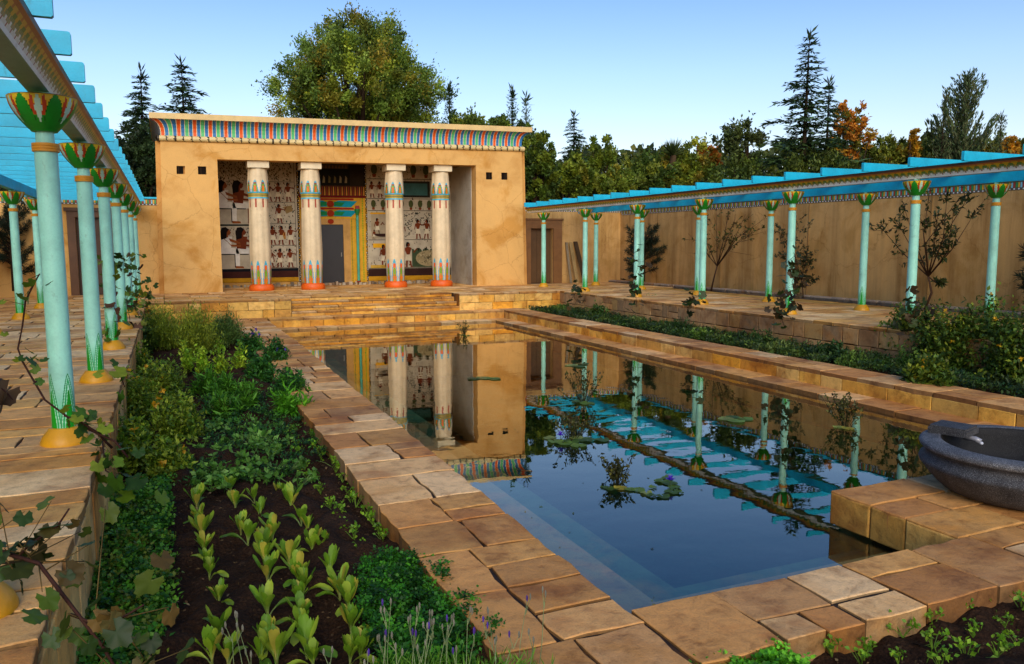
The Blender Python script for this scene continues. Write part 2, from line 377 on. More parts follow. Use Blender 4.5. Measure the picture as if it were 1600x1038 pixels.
# ---- pool: coping, ledges, basin, water
PXL, PXR, PYN, PYF, CZ, LZ, WZ = 2.3, 9.35, 3.56, 22.05, -.5, -.74, -.79
def pool():
    mb = MB()
    # left coping: slabs laid in courses, big ones near the viewer, slightly skew
    U = np.array([1, .0, 0]); y = 2.92; a = 0
    mb.box(1.44, PXL-.06, 2.98, WP, -1.1, CZ-.02, c('2a1e16'))
    while y < WP-.02:
        near = y < 7; l = rs.uniform(.46, .74) if near else rs.uniform(.34, .66); l = min(l, WP-y)
        if WP-y-l < .2: l = WP-y
        x0 = 1.38+.006*(y-3); x1 = 2.24+.014*(min(y, 16)-3.5)
        cut = rs.choice([.3, .42, .55, .62, .7, .5, 1.0]); 
        if cut < 1:
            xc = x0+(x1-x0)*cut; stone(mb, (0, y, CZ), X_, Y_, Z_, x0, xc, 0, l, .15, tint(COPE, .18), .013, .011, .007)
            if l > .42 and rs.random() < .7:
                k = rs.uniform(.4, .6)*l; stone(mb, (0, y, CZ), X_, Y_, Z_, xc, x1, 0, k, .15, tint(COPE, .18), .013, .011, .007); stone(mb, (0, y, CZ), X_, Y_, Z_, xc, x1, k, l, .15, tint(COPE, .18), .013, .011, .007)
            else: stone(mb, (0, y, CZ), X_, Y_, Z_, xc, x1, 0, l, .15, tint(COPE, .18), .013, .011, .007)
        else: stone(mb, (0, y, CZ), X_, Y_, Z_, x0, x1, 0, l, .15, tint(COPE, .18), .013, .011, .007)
        y += l
    # near coping
    mb.box(PXL-.06, 9.3, 2.98, PYN-.05, -1.1, CZ-.02, c('2a1e16')); x = 2.243
    while x < 10:
        l = rs.uniform(.34, .66); cut = rs.choice([.0, .38, .5, .62, .45]); y0, y1 = 2.92, PYN
        if x < 2.3: cut = .0; l = .55
        if cut:
            yc = y0+(y1-y0)*cut
            k = l*rs.choice([1, .5, 1]) 
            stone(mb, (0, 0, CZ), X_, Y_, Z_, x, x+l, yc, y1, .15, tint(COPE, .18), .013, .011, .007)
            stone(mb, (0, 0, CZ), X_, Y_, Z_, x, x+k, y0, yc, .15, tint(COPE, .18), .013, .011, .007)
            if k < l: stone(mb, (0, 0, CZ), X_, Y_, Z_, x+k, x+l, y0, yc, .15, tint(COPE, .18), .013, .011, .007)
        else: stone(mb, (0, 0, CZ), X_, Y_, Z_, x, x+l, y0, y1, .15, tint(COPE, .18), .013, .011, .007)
        x += l
    # spur that carries the bowl
    mb.box(5.1, 7.6, PYN, 4.45, -1.6, CZ-.02, c('2a1e16'))
    ys = [PYN, 3.98, 4.30, 4.70]
    xs0 = 4.86
    for r_ in range(3):
        x = xs0
        for l in ([.72, .5, .8, .78] if r_ == 0 else [.5, .9, .6, .8] if r_ == 1 else [.85, .6, .75, .6]):
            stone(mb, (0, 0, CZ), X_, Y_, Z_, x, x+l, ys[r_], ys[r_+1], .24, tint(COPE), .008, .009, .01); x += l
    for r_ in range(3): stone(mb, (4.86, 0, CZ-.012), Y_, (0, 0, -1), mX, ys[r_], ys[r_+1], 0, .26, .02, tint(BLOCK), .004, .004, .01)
    # right and far coping, upper tier, lower ledge
    for U_, V_, O_, ln in ((X_, Y_, (PXR, 3.4, CZ), WP-3.4),):
        y = 0
        while y < ln-.02:
            l = min(rs.uniform(.5, 1.0), ln-y)
            if ln-y-l < .3: l = ln-y
            k = rs.choice([0, .4, .6, 0]); 
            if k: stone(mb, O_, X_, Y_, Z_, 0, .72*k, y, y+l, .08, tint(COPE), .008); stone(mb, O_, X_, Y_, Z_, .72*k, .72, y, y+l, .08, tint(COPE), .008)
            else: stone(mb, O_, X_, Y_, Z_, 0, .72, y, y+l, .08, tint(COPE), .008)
            y += l
    mb.box(PXR+.05, 10.05, 3.4, WP, -1.1, CZ-.07, DARKJ)
    mb.box(PXL, PXR+.05, PYF+.05, WP, -1.1, CZ-.07, DARKJ)
    flags(mb, (2.46, PYF, CZ), X_, Y_, Z_, PXR-2.46, WP-PYF, (.6, .6), (.5, 1.0), .07)
    tag(mb.build('pool_coping', M['stone']), kind='structure')
    mb = MB()
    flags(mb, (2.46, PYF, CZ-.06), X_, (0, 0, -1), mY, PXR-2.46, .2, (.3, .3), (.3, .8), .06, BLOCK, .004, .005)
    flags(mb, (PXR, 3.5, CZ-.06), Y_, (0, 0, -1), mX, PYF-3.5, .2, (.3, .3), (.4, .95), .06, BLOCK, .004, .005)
    tag(mb.build('pool_wall_facing', M['block']), kind='structure')
    mb = MB()
    mb.box(PXR-.49, PXR+.04, 4.75, PYF, -1.2, LZ-.065, c('6a4e2a')); mb.box(2.7, PXR, PYF-.47, PYF+.04, -1.21, LZ-.066, c('6a4e2a'))
    flags(mb, (PXR-.52, 4.72, LZ), X_, Y_, Z_, .56, PYF-.52-4.72, (.45, .9), (.56, .56), .07, COPE, .006)
    flags(mb, (2.3, PYF-.52, LZ), X_, Y_, Z_, PXR-2.3, .55, (.55, .55), (.4, .9), .07, FLAG, .006)
    tag(mb.build('pool_ledge', M['stone']), kind='structure')
    # basin: submerged steps and floor
    mb = MB(); g = c('70663c'); d = c('42583c')
    mb.box(PXL-.2, PXL, PYN-.06, PYF, -2.3, CZ-.16, g); mb.box(PXL-.2, 9.4, PYN-.2, PYN-.002, -2.3, CZ-.16, g)
    mb.box(PXL, 2.84, PYN, PYF-.4, -1.0, -.84, g); mb.box(2.84, 5.1, PYN, 4.18, -1.0, -.84, g); mb.box(5.1, PXR-.4, 4.46, 4.8, -1.0, -.845, g)
    mb.box(PXL, 3.42, PYN, PYF-.3, -2.3, -1.1, d); mb.box(3.42, PXR-.3, PYN, 4.78, -2.3, -1.1, d)
    mb.box(PXR-.5, PXR, 4.8, PYF, -2.3, -1.25, g); mb.box(3.42, PXR-.5, PYF-.5, PYF, -2.3, -1.25, g)
    mb.box(PXL-.2, PXR+.1, PYN-.2, PYF+.1, -2.5, -2.31, c('4a7478'))
    tag(mb.build('pool_basin', M['stone']), kind='structure')
    mb = MB(); 
    mb.box(PXL+.001, PXR-.02, PYN+.001, PYF-.02, -2.305, WZ)
    tag(mb.build('pool_water', M['water']), kind='structure')
pool()

def soil_bed(x0, x1, y0, y1, z, step=.045):
    nx, ny = int((x1-x0)/step)+1, int((y1-y0)/step)+1
    xs, ys = np.meshgrid(np.linspace(x0, x1, nx), np.linspace(y0, y1, ny))
    rg = np.random.default_rng(5); zz = np.zeros_like(xs)
    for k in range(60):
        f = rg.uniform(3, 26); a = rg.uniform(0, 2*pi); zz += .055/f*1.6*np.sin(f*(xs*cos(a)+ys*sin(a))+rg.uniform(0, 6))
    zz += rg.normal(0, .007, zz.shape)
    V = np.stack([xs, ys, z+zz], -1).reshape(-1, 3)
    i = np.arange(nx-1)[None, :]+np.arange(ny-1)[:, None]*nx
    F = np.stack([i, i+1, i+1+nx, i+nx], -1).reshape(-1, 4)
    return V, F
SZ = -.67
Vs, Fs = [], []; b = 0
for q in ((-.55, 1.46, 1.0, WP+.1, SZ), (1.46, 8.5, 1.0, 3.0, -.64), (10.0, 11.6, 2.5, WP+.1, -.64)):
    V, F = soil_bed(*q); Vs.append(V); Fs.append(F+b); b += len(V)
tag(npmesh('soil', np.concatenate(Vs), np.concatenate(Fs), (1, 1, 1), M['soil'], smooth=False), kind='structure')
mb = MB(); mb.box(-5.2, 18, -5, 1.05, -1.0, -.56, c('7a6044')); tag(mb.build('near_path', M['stone']), kind='structure')
#PART3
# ------------------------------------------------------------------ boundary walls
CY, CYD = c('08b2d2'), c('0aa0c2')
RED, GRN, YEL, BLU, CRM, WHT = c('a83018'), c('2f8f45'), c('d9a020'), c('2a5c96'), c('e2cfa2'), c('dcd8cc')
def frieze(P, n0, z0, z1, ln, per=.05):
    """P(s, z, off) -> point; stripes over a dotted band"""
    mb = MB(); k = 0; s = 0; cols = [RED, c('7fb8c4'), YEL, GRN]
    while s < ln-.001:
        e = min(s+per, ln); q = [P(s+.006, z0+.05, .012), P(e-.006, z0+.05, .012), P(e-.006, z1-.03, .012), P(s+.006, z1-.03, .012)]
        mb.poly(q, cols[k % 4]); 
        if k % 2 == 0: mb.poly([P(s+.008, z0+.008, .012), P(s+per-.008, z0+.008, .012), P(s+per-.008, z0+.036, .012), P(s+.008, z0+.036, .012)], WHT)
        s += per; k += 1
    def sl(za, zb, o, col): 
        v = [P(0, za, 0), P(ln, za, 0), P(ln, zb, 0), P(0, zb, 0), P(0, za, o), P(ln, za, o), P(ln, zb, o), P(0, zb, o)]
        mb.add(v, [(0,3,2,1),(4,5,6,7),(0,1,5,4),(1,2,6,5),(2,3,7,6),(3,0,4,7)], col)
    sl(z0, z1, .008, c('5a5040')); sl(z1+.001, z1+.05, .05, CY)
    return mb

def grid_wall(mb, P, s0, s1, z0, z1, holes, col=(1, 1, 1), depth=.25, back=None):
    """front face as cells around the holes, with reveals and a back to each hole"""
    ss = sorted({s0, s1, *[h[0] for h in holes], *[h[1] for h in holes]}); zs = sorted({z0, z1, *[h[2] for h in holes], *[h[3] for h in holes]})
    for i in range(len(ss)-1):
        for j in range(len(zs)-1):
            a, b, e, f = ss[i], ss[i+1], zs[j], zs[j+1]
            if any(h[0] <= a and b <= h[1] and h[2] <= e and f <= h[3] for h in holes): continue
            mb.poly([P(a, e, 0), P(b, e, 0), P(b, f, 0), P(a, f, 0)], col)
    for h in holes:
        a, b, e, f = h; d = -depth
        for q in ([P(a,e,0),P(b,e,0),P(b,e,d),P(a,e,d)], [P(a,f,0),P(a,f,d),P(b,f,d),P(b,f,0)], [P(a,e,0),P(a,e,d),P(a,f,d),P(a,f,0)], [P(b,e,0),P(b,f,0),P(b,f,d),P(b,e,d)]): mb.poly(q, col)
        if back: mb.poly([P(a,e,d),P(b,e,d),P(b,f,d),P(a,f,d)], back)

def walls():
    # behind the left pergola
    t = thing('boundary_wall', 'ochre garden wall with a painted frieze and brown door, left of the temple', 'wall', (-2.6, 26.9, 0))
    P = lambda s, z, o: (-5.2+s, 26.9-o, z)
    mb = MB(); grid_wall(mb, P, 0, 5.05, -.1, 2.68, [(2.78, 3.66, -.1, 2.32)], depth=.14)
    mb.box(-5.2, -.15, 27.06, 27.3, -.1, 2.72); mb.box(-5.2, -.15, 26.9, 27.055, 2.682, 2.9); mb.build('wall_panel', M['temple'], t)
    frieze(P, 0, 2.7, 2.9, 5.05).build('painted_frieze', M['paint'], t)
    mb = MB(); BR = c('5e3c22')
    for a, b, e, f in ((2.56, 2.78, 0, 2.5), (3.66, 3.88, 0, 2.5), (2.78, 3.66, 2.32, 2.5)): mb.box(-5.2+a, -5.2+b, 26.84, 26.898, e+.003, f, BR)
    mb.box(-2.7, -1.26, 26.8, 26.898, 2.502, 2.6, BR); mb.build('door_frame', M['wood'], t)
    mb = MB(); mb.box(-2.419, -1.541, 27.0, 27.05, 0, 2.32, c('3e2a1e'))
    for k in range(4): mb.box(-2.41+.22*k, -2.21+.22*k, 26.985, 26.999, .02, 2.3, c('4a3122'))
    mb.build('door', M['wood'], t)
    # right of the temple
    t = thing('boundary_wall', 'short ochre wall with a brown framed doorway and painted frieze, right of the temple', 'wall', (14.3, 27, 0))
    P = lambda s, z, o: (12.1+s, 27.0-o, z)
    mb = MB(); grid_wall(mb, P, 0, 4.3, -.1, 2.68, [(.42, 1.32, -.1, 2.07)], depth=.22)
    mb.box(12.1, 16.6, 27.24, 27.5, -.1, 2.72); mb.box(12.1, 16.4, 27.0, 27.235, 2.682, 2.9); mb.build('wall_panel', M['wall'], t)
    frieze(P, 0, 2.7, 2.9, 4.3).build('painted_frieze', M['paint'], t)
    mb = MB(); BR = c('80572f')
    mb.box(12.17, 12.5, 26.93, 26.997, .003, 2.07, BR); mb.box(13.44, 13.8, 26.93, 26.997, .003, 2.07, BR); mb.box(12.17, 13.8, 26.93, 26.997, 2.072, 2.38, BR)
    mb.box(12.12, 13.86, 26.9, 26.997, 2.382, 2.44, BR); mb.build('door_frame', M['wood'], t)
    mb = MB(); mb.box(12.522, 13.418, 27.14, 27.215, 0, 2.068, c('54391f'))
    for k in range(3): mb.box(12.54+.3*k, 12.81+.3*k, 27.125, 27.139, .03, 2.03, c('5e4224'))
    mb.build('door', M['wood'], t)
    # long right wall
    t = thing('boundary_wall', 'long weathered ochre wall with streaks and a painted frieze, behind the right pergola', 'wall', (16.4, 14, 0))
    P = lambda s, z, o: (16.4-o, 2+s, z)
    mb = MB(); mb.box(16.4, 16.7, 2, 27.2, -.1, 2.58); mb.box(16.401, 16.7, 2, 27.2, 2.581, 2.78)
    for y in (5.6, 9.3, 13.15, 17.0, 20.8, 24.4): mb.box(16.39, 16.4, y, y+.03, 0, 2.57, (.72, .7, .66))
    mb.build('wall_panel', M['wall'], t)
    frieze(P, 0, 2.59, 2.78, 24.9).build('painted_frieze', M['paint'], t)
    t = thing('boundary_wall', 'ochre garden wall along the far left side of the left walkway', 'wall', (-5.3, 14, 0))
    mb = MB(); mb.box(-5.5, -5.2, 1, 27.3, -.1, 2.7); mb.build('wall_panel', M['temple'], t)
walls()

# ------------------------------------------------------------------ temple
SH = (.0035, 6.0)
ORG = c('e2600f'); TQ = c('4aa9c0'); LG = c('6f9c28')
def tri(p, w): return abs(p-.5)*2 < w     # p in 0..1 across, w half width fraction

def mural_fig(mb, x, z, h, f, Y, arms=0, skin=c('6e3219'), kilt=c('cfc3a4'), woman=False):
    def q(pts, col, l): mb.poly([(x+f*a*h, Y-.0015*l, z+b*h) for a, b in pts][::f], col)
    hair = c('15100d')
    q([(-.10, .0), (-.03, .0), (.0, .42), (-.09, .42)], skin, 1); q([(-.14, 0), (-.02, 0), (-.02, .02), (-.14, .02)], skin, 2)
    q([(.10, .0), (.16, .0), (.09, .42), (.0, .42)], skin, 2); q([(.08, 0), (.22, 0), (.2, .025), (.08, .025)], skin, 3)
    q([(-.13, .27), (.15, .25), (.08, .52), (-.07, .52)] if not woman else [(-.12, .05), (.12, .05), (.07, .7), (-.06, .7)], kilt, 4)
    q([(-.06, .5), (.06, .5), (.14, .76), (.05, .8), (-.05, .8), (-.15, .76)], skin, 3 if woman else 5)
    q([(-.03, .78), (.03, .78), (.03, .86), (-.03, .86)], skin, 6)
    q([(-.05, .84), (.06, .83), (.085, .88), (.06, .95), (-.03, .97)], skin, 7)
    q([(-.085, .8), (-.02, .82), (-.01, .9), (.05, .96), (.0, 1.0), (-.07, .98), (-.09, .9)], hair, 8)
    A = [([(.12, .76), (.14, .7), (.24, .55), (.2, .6)], [(.2, .6), (.24, .55), (.38, .72), (.36, .76)]),
         ([(.12, .76), (.12, .7), (.3, .66), (.3, .71)], [(.28, .71), (.3, .66), (.4, .86), (.37, .87)]),
         ([(.12, .76), (.08, .7), (.16, .4), (.2, .42)], [(.16, .42), (.2, .4), (.22, .32), (.17, .32)])][arms % 3]
    for a in A: q(a, skin, 6)
    q([(-.15, .76), (-.1, .72), (-.16, .46), (-.2, .48)], skin, 6)

def mural_seated(mb, x, z, h, f, Y):
    skin = c('6e3219')
    def q(pts, col, l): mb.poly([(x+f*a*h, Y-.0015*l, z+b*h) for a, b in pts][::f], col)
    for dx, sk in ((-.22, c('8a4a24')), (.14, skin)):
        q([(dx-.18, .02), (dx-.14, .02), (dx-.14, .36), (dx-.18, .36)], c('17110e'), 1)
        q([(dx-.2, .34), (dx+.16, .34), (dx+.16, .37), (dx-.2, .37)], c('17110e'), 1)
        q([(dx-.14, .37), (dx+.3, .36), (dx+.26, .5), (dx-.14, .55)], WHT, 3)
        q([(dx+.2, .04), (dx+.3, .04), (dx+.31, .44), (dx+.2, .44)], WHT if sk != skin else sk, 2)
        q([(dx+.2, .0), (dx+.4, .0), (dx+.38, .05), (dx+.2, .06)], sk, 3)
        q([(dx-.12, .5), (dx+.1, .48), (dx+.14, .8), (dx-.13, .8)], sk if sk == skin else WHT, 4)
        q([(dx-.03, .78), (dx+.05, .78), (dx+.05, .86), (dx-.03, .86)], sk, 5)
        q([(dx-.04, .84), (dx+.08, .84), (dx+.12, .9), (dx+.07, .99), (dx-.04, .99)], sk, 6)
        q([(dx-.12, .72), (dx+.01, .76), (dx+.02, .9), (dx+.07, .98), (dx, 1.04), (dx-.1, 1.02), (dx-.14, .9)], c('15100d'), 7)
        q([(dx+.06, .76), (dx+.09, .68), (dx+.33, .6), (dx+.33, .66)], sk, 6)
        q([(dx-.08, .76), (dx-.03, .74), (dx+.12, .55), (dx+.34, .54), (dx+.34, .59), (dx+.1, .6)], sk, 7)

def glyphs(mb, x0, x1, z0, z1, Y, n, rg):
    for _ in range(n):
        a, b = rg.uniform(x0, x1), rg.uniform(z0, z1); w, h = rg.uniform(.015, .05), rg.uniform(.015, .06)
        mb.poly([(a, Y-.002, b), (a+w, Y-.002, b), (a+w*rg.uniform(.3, 1), Y-.002, b+h), (a, Y-.002, b+h)], rg.choice([c('3c2a1c'), c('5a3a20'), c('26392e')]))

def temple():
    t = thing('temple', 'ochre flat-roofed Egyptian style temple with striped cornice, four lotus columns and painted portico', 'temple', (6, 26.6, 0))
    YF = 26.6; mb = MB()
    for (a0, a1, b0, b1, vs) in ((-.1, 1.6, 0, 1.6, ((.36, .61), (1.0, 1.25))), (10.2, 12.08, 10.2, 11.98, ((10.6, 10.85), (11.22, 11.47)))):
        def P(s, z, o, a0=a0, a1=a1, b0=b0, b1=b1):
            k = z/4.72; u = (s-a0)/(a1-a0); return (a0+(b0-a0)*k+u*((a1-a0)+((b1-b0)-(a1-a0))*k), YF-o, z)
        grid_wall(mb, P, a0, a1, 0, 4.72, [(v[0], v[1], 3.72, 3.97) for v in vs], depth=.3, back=None)
        for s, d in ((a0, 1), (a1, -1)):
            if s in (1.6, 10.2): mb.poly([P(s, 0, 0), P(s, 4.2, 0), P(s, 4.2, -.45), P(s, 0, -.45)], (1, 1, 1))
            else: mb.poly([P(s, 0, 0), P(s, 4.72, 0), P(s, 4.72, -.12), P(s, 0, -.12)], (1, 1, 1))
    # body behind the front, a step back
    def slab(x0, x1, y0, y1, z0, z1, dx): mb.add([(x0,y0,z0),(x1,y0,z0),(x1,y1,z0),(x0,y1,z0),(x0+dx[0],y0,z1),(x1+dx[1],y0,z1),(x1+dx[1],y1,z1),(x0+dx[0],y1,z1)], [(0,3,2,1),(4,5,6,7),(0,1,5,4),(1,2,6,5),(2,3,7,6),(3,0,4,7)], (.86, .76, .66))
    slab(-.24, 1.15, YF+.12, 32, 0, 4.72, (.1, 0)); slab(10.75, 12.24, YF+.12, 32, 0, 4.72, (0, -.1))
    mb.box(1.15, 1.6, YF+.455, 29.3, 0, 4.3, (.8, .78, .72)); mb.box(10.2, 10.75, 29.3, 32, 0, 4.3)
    mb.box(1.15, 10.75, 29.34, 32, 0, 4.72, (.8, .78, .72))
    mb.build('wall', M['temple'], t, shear=SH)
    mb = MB(); mb.box(10.18, 10.74, YF+.46, 29.33, .0, 4.3); mb.build('inner_side_wall', M['white'], t, shear=SH)
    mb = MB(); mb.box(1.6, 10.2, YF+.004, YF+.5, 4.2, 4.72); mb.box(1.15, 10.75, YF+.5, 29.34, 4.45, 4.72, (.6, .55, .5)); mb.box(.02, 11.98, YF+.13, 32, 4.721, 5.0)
    mb.build('architrave', M['temple'], t, shear=SH)
    for x in (.36, 1.0, 10.6, 11.22):
        m2 = MB(); m2.box(x+.005, x+.245, YF+.05, YF+.28, 3.725, 3.965, c('1a120c')); m2.box(x+.1, x+.13, YF+.03, YF+.048, 3.725, 3.965, c('302418')); m2.build('vent', M['dark'], t, shear=SH)  # dark block just inside the opening paints in its unlit depth
    # roll moulding, with painted binding
    mb = MB(); rad = .085; zc = 4.8
    def bind(s): return lambda th: c('3a3020') if ((s*4.2+th/(2*pi)*1.2) % 1.0) < .15 or ((s*4.2) % 2.0) < .16 else c('d8c084')
    def roll(p0, d, ln):
        n = 14; m = int(ln/.03); rings = []; p0 = np.array(p0, float); d = np.array(d, float); a = np.cross(d, (0, 0, 1)); 
        vs = [tuple(p0+d*ln*i/m+rad*(a*cos(2*pi*j/n)+np.array((0, 0, 1))*sin(2*pi*j/n))) for i in range(m+1) for j in range(n)]
        b = len(mb.V); mb.V.extend(vs)
        for i in range(m):
            f = bind(ln*i/m)
            for j in range(n): mb.F.append((b+i*n+j, b+i*n+(j+1) % n, b+(i+1)*n+(j+1) % n, b+(i+1)*n+j)); mb.C.append(f(2*pi*j/n))
    roll((-.08, YF-.02, zc), (1, 0, 0), 12.14); roll((-.04, YF+.02, zc), (0, 1, 0), 5.3); roll((12.02, YF+.02, zc), (0, 1, 0), 5.3)
    mb.build('roll_moulding', M['paint'], t, smooth=True, shear=SH)
    # cavetto cornice
    prof = [(.0, 4.87), (.0, 5.0), (.02, 5.12), (.07, 5.23), (.16, 5.31), (.27, 5.355)]
    mb = MB(); cols = [c('e0560a'), c('2a6ea4'), c('52b870'), c('2a6ea4')]
    def side(A, B, out, k0=0):
        A, B, out = (np.array(q, float) for q in (A, B, out)); ln = np.linalg.norm(B-A); d = (B-A)/ln; nn = int(round(ln/.1125)); w = ln/nn
        def ptx(s, o, z): 
            # mitre towards the ends
            e0, e1 = max(0, 1-s/.5), max(0, 1-(ln-s)/.5); s2 = s-o*e0+o*e1; return tuple(A+d*s2+out*o+np.array((0, 0, z)))
        for i in range(nn):
            for s0, s1, col, bev in ((i*w, i*w+.018, CRM, 0), (i*w+.018, (i+1)*w, cols[(i+k0) % 4], 0)):
                for (o0, z0), (o1, z1) in zip(prof[:-1], prof[1:]): mb.poly([ptx(s0, o0, z0), ptx(s1, o0, z0), ptx(s1, o1, z1), ptx(s0, o1, z1)], col)
    side((0.02, YF-.005, 0), (11.97, YF-.005, 0), (0, -1, 0)); side((11.97, YF-.005, 0), (11.97, 32, 0), (1, 0, 0), 1); side((.02, 32, 0), (.02, YF-.005, 0), (-1, 0, 0), 2)
    mb.build('cornice', M['paint'], t, shear=SH)
    mb = MB(); mb.box(-.27, 12.26, YF-.295, 32.2, 5.357, 5.53, c('d8b878')); mb.build('cornice_cap', M['paint'], t, shear=SH)
    # lotus columns
    def lobes(th, z): return 1+(.055*abs(cos(4*th))-.03 if z > .2 and z < 4.17 else 0)
    def colfn(th, z, i):
        CR = c('d9c298')
        if z < .22: return ORG
        p = (th/(2*pi)*8) % 1.0; e = abs(p-.5)*2; hh = (z-.2)/.85
        if hh < 1:
            k = 1-hh; s = sqrt(max(0, k))*.98
            if e < s*.22 and hh < .35: return ORG
            if e < s*.48 and hh < .62: return LG
            if e < s*.66 and hh < .8: return ORG
            if e < s*.98: return TQ
            return CR
        if 2.86 < z < 3.15 and e < .24: return c('a8482c')
        if 3.15 <= z < 3.2 or 3.33 <= z < 3.38: return TQ
        if 3.2 <= z < 3.33: return c('a98e2c') if not 3.25 < z < 3.28 else c('6e6a34')
        if 3.38 <= z < 3.78:
            k = 1-(z-3.38)/.4; s = sqrt(max(0, k))
            if e < s*.28 and z < 3.58: return ORG
            if e < s*.56 and z < 3.64: return LG
            if e < s*.68 and z < 3.7: return c('8c4a24')
            if e < s*.9: return TQ
        return CR
    zs = [(.385, 0), (.395, .03), (.395, .12), (.36, .2), (.295, .205)]+[(.30+.03*sin(min(1, (z-.2)/1.3)*pi/2)-.035*max(0, (z-1.5)/1.65), z) for z in np.arange(.23, 3.14, .026)]
    zs += [(.305, 3.15), (.31, 3.19), (.305, 3.2), (.305, 3.25), (.31, 3.28), (.305, 3.33), (.325, 3.34), (.33, 3.38)]+[(.335-.05*((z-3.4)/.78)**1.3, z) for z in np.arange(3.4, 4.18, .02)]
    mb = MB(); mb.lathe([q for q in zs if q[1] >= .199], 128, 0, 0, colfn, lobes); shaft = mb
    for i, (x, yy) in enumerate(((2.83, 27.05), (4.49, 27.05), (7.34, 27.05), (9.02, 27.05))):
        cb = MB(); cb.lathe([(.385, 0.006), (.395, .03), (.395, .13), (.35, .2)], 48, x, yy, None, None, ORG)
        co = cb.build('column_base', M['paint'], t, True, SH, R(40))
        sh = MB(); sh.V = [(v[0]+x, v[1]+yy, v[2]*.952) for v in shaft.V]; sh.F = shaft.F; sh.C = shaft.C
        so = sh.build('column', M['paint'], t, True, SH, R(50))
        ab = MB(); ab.prism([(x-.33, 3.98), (x+.33, 3.98), (x+.33, 4.19), (x-.33, 4.19)], yy-.33, yy+.33, 'y', c('dccaa4'))
        ao = ab.build('abacus', M['paint'], so, shear=SH)
        co.parent = so; co.location = (0, 0, 0); 
    # ---- portico back wall
    YB = 29.3; rg = random.Random(11)
    W = c('b5aa92'); DK = c('17130f')
    def panel(name, x0, x1, z0, z1, col=W): 
        m = MB(); m.box(x0, x1, YB, YB+.035, z0, z1, col); return m
    def strip(m, x0, x1, z0, z1, col, l=1): m.poly([(x0, YB-.0015*l, z0), (x1, YB-.0015*l, z0), (x1, YB-.0015*l, z1), (x0, YB-.0015*l, z1)], col)
    # left wall: large seated pairs in two registers, small servants to the right
    m = panel('', 1.6, 4.38, .18, 4.44)
    strip(m, 1.6, 4.36, .18, .33, c('b8861c')); strip(m, 1.6, 4.36, .33, .56, c('40201a')); strip(m, 1.6, 4.36, .56, .66, c('15161a'))
    glyphs(m, 1.65, 4.2, 3.75, 4.38, YB, 420, rg); glyphs(m, 3.27, 4.28, .7, 3.7, YB, 260, rg); glyphs(m, 1.8, 3.1, 3.55, 3.75, YB, 60, rg); glyphs(m, 1.8, 3.1, 1.75, 2.1, YB, 60, rg)
    strip(m, 1.62, 3.2, 2.17, 2.23, c('1f2a24'), 2)
    mural_seated(m, 2.25, .68, 1.4, 1, YB); mural_seated(m, 2.2, 2.26, 1.45, 1, YB)
    strip(m, 2.95, 3.3, 1.0, 1.3, c('b8861c'), 2); m.poly([(3.1+.14*cos(a)*(1 if i % 2 else .6), YB-.005, 1.45+.16*sin(a)*(1 if i % 2 else .6)) for i, a in enumerate(np.linspace(0, 2*pi, 15)[:-1])], c('29351c'))
    for z in (.67, 1.47, 2.24, 3.0, 3.72): strip(m, 3.25, 4.3, z, z+.015, DK, 2)
    strip(m, 4.3, 4.315, .66, 4.4, DK, 2)
    for z, n, xs in ((.69, 3, (3.4, 3.72, 4.08)), (1.5, 3, (3.5, 3.8, 4.12)), (2.27, 1, (3.75,)), (3.03, 3, (3.42, 3.74, 4.08))):
        for i, x in enumerate(xs): mural_fig(m, x, z, .68, 1 if i % 2 == 0 else -1, YB, rg.randint(0, 2))
    strip(m, 3.36, 3.46, .85, 1.1, c('29351c'), 2); strip(m, 4.18, 4.27, .9, 1.2, c('9a8f78'), 2); strip(m, 3.8, 3.95, 1.7, 1.95, c('b07a34'), 1); strip(m, 3.3, 3.42, 1.55, 2.1, c('b8861c'), 1)
    m.poly([(4.0, YB-.003, 2.6), (4.22, YB-.003, 2.7), (4.2, YB-.003, 2.9), (3.9, YB-.003, 2.85)], c('8c7448'))
    m.build('mural', M['mural'], t, shear=SH)
    # checker strips flanking
    for x in (4.39, 6.84):
        m = MB(); m.box(x, x+.06, YB-.01, YB+.035, .15, 4.44, DK)
        for k in range(60): m.poly([(x+.012+.02*(k % 2), YB-.012, .18+k*.07), (x+.035+.02*(k % 2), YB-.012, .18+k*.07), (x+.035+.02*(k % 2), YB-.012, .22+k*.07), (x+.012+.02*(k % 2), YB-.012, .22+k*.07)], rg.choice([WHT, YEL, CRM]))
        m.build('checkered_strip', M['mural'], t, shear=SH)
    # right wall
    m = panel('', 6.91, 10.18, .14, 4.5)
    strip(m, 6.91, 10.17, .14, .3, c('b8861c')); strip(m, 6.91, 10.17, .3, .58, c('35201a')); 
    for z in (.59, 1.64, 2.72, 3.16, 3.88): strip(m, 6.93, 10.15, z, z+.02, DK, 2)
    for x in (8.0,): strip(m, x, x+.015, .6, 2.72, DK, 2)
    def pot_tree(x, z, s):
        m.poly([(x+.11*s*cos(a), YB-.004, z+.26*s+.17*s*sin(a)) for a in np.linspace(0, 2*pi, 11)[:-1]], c('49502c'))
        m.poly([(x-.05*s, YB-.004, z), (x+.05*s, YB-.004, z), (x+.07*s, YB-.004, z+.1*s), (x-.07*s, YB-.004, z+.1*s)], c('7a3a20'))
    for i in range(9): pot_tree(7.15+i*.36, 2.76, .85)
    for i in range(6): pot_tree(7.2+i*.5, 3.95, 1.1)
    strip(m, 7.75, 9.35, 3.22, 3.82, c('2c2a22'), 2); strip(m, 7.85, 9.25, 3.3, 3.74, c('3f6a68'), 3)
    for x, z, h in ((7.1, 3.2, .6), (7.4, 3.2, .6), (9.6, 3.2, .6)): mural_fig(m, x, z, h, 1, YB, 1)
    glyphs(m, 6.95, 10.1, .62, 4.4, YB, 420, rg)
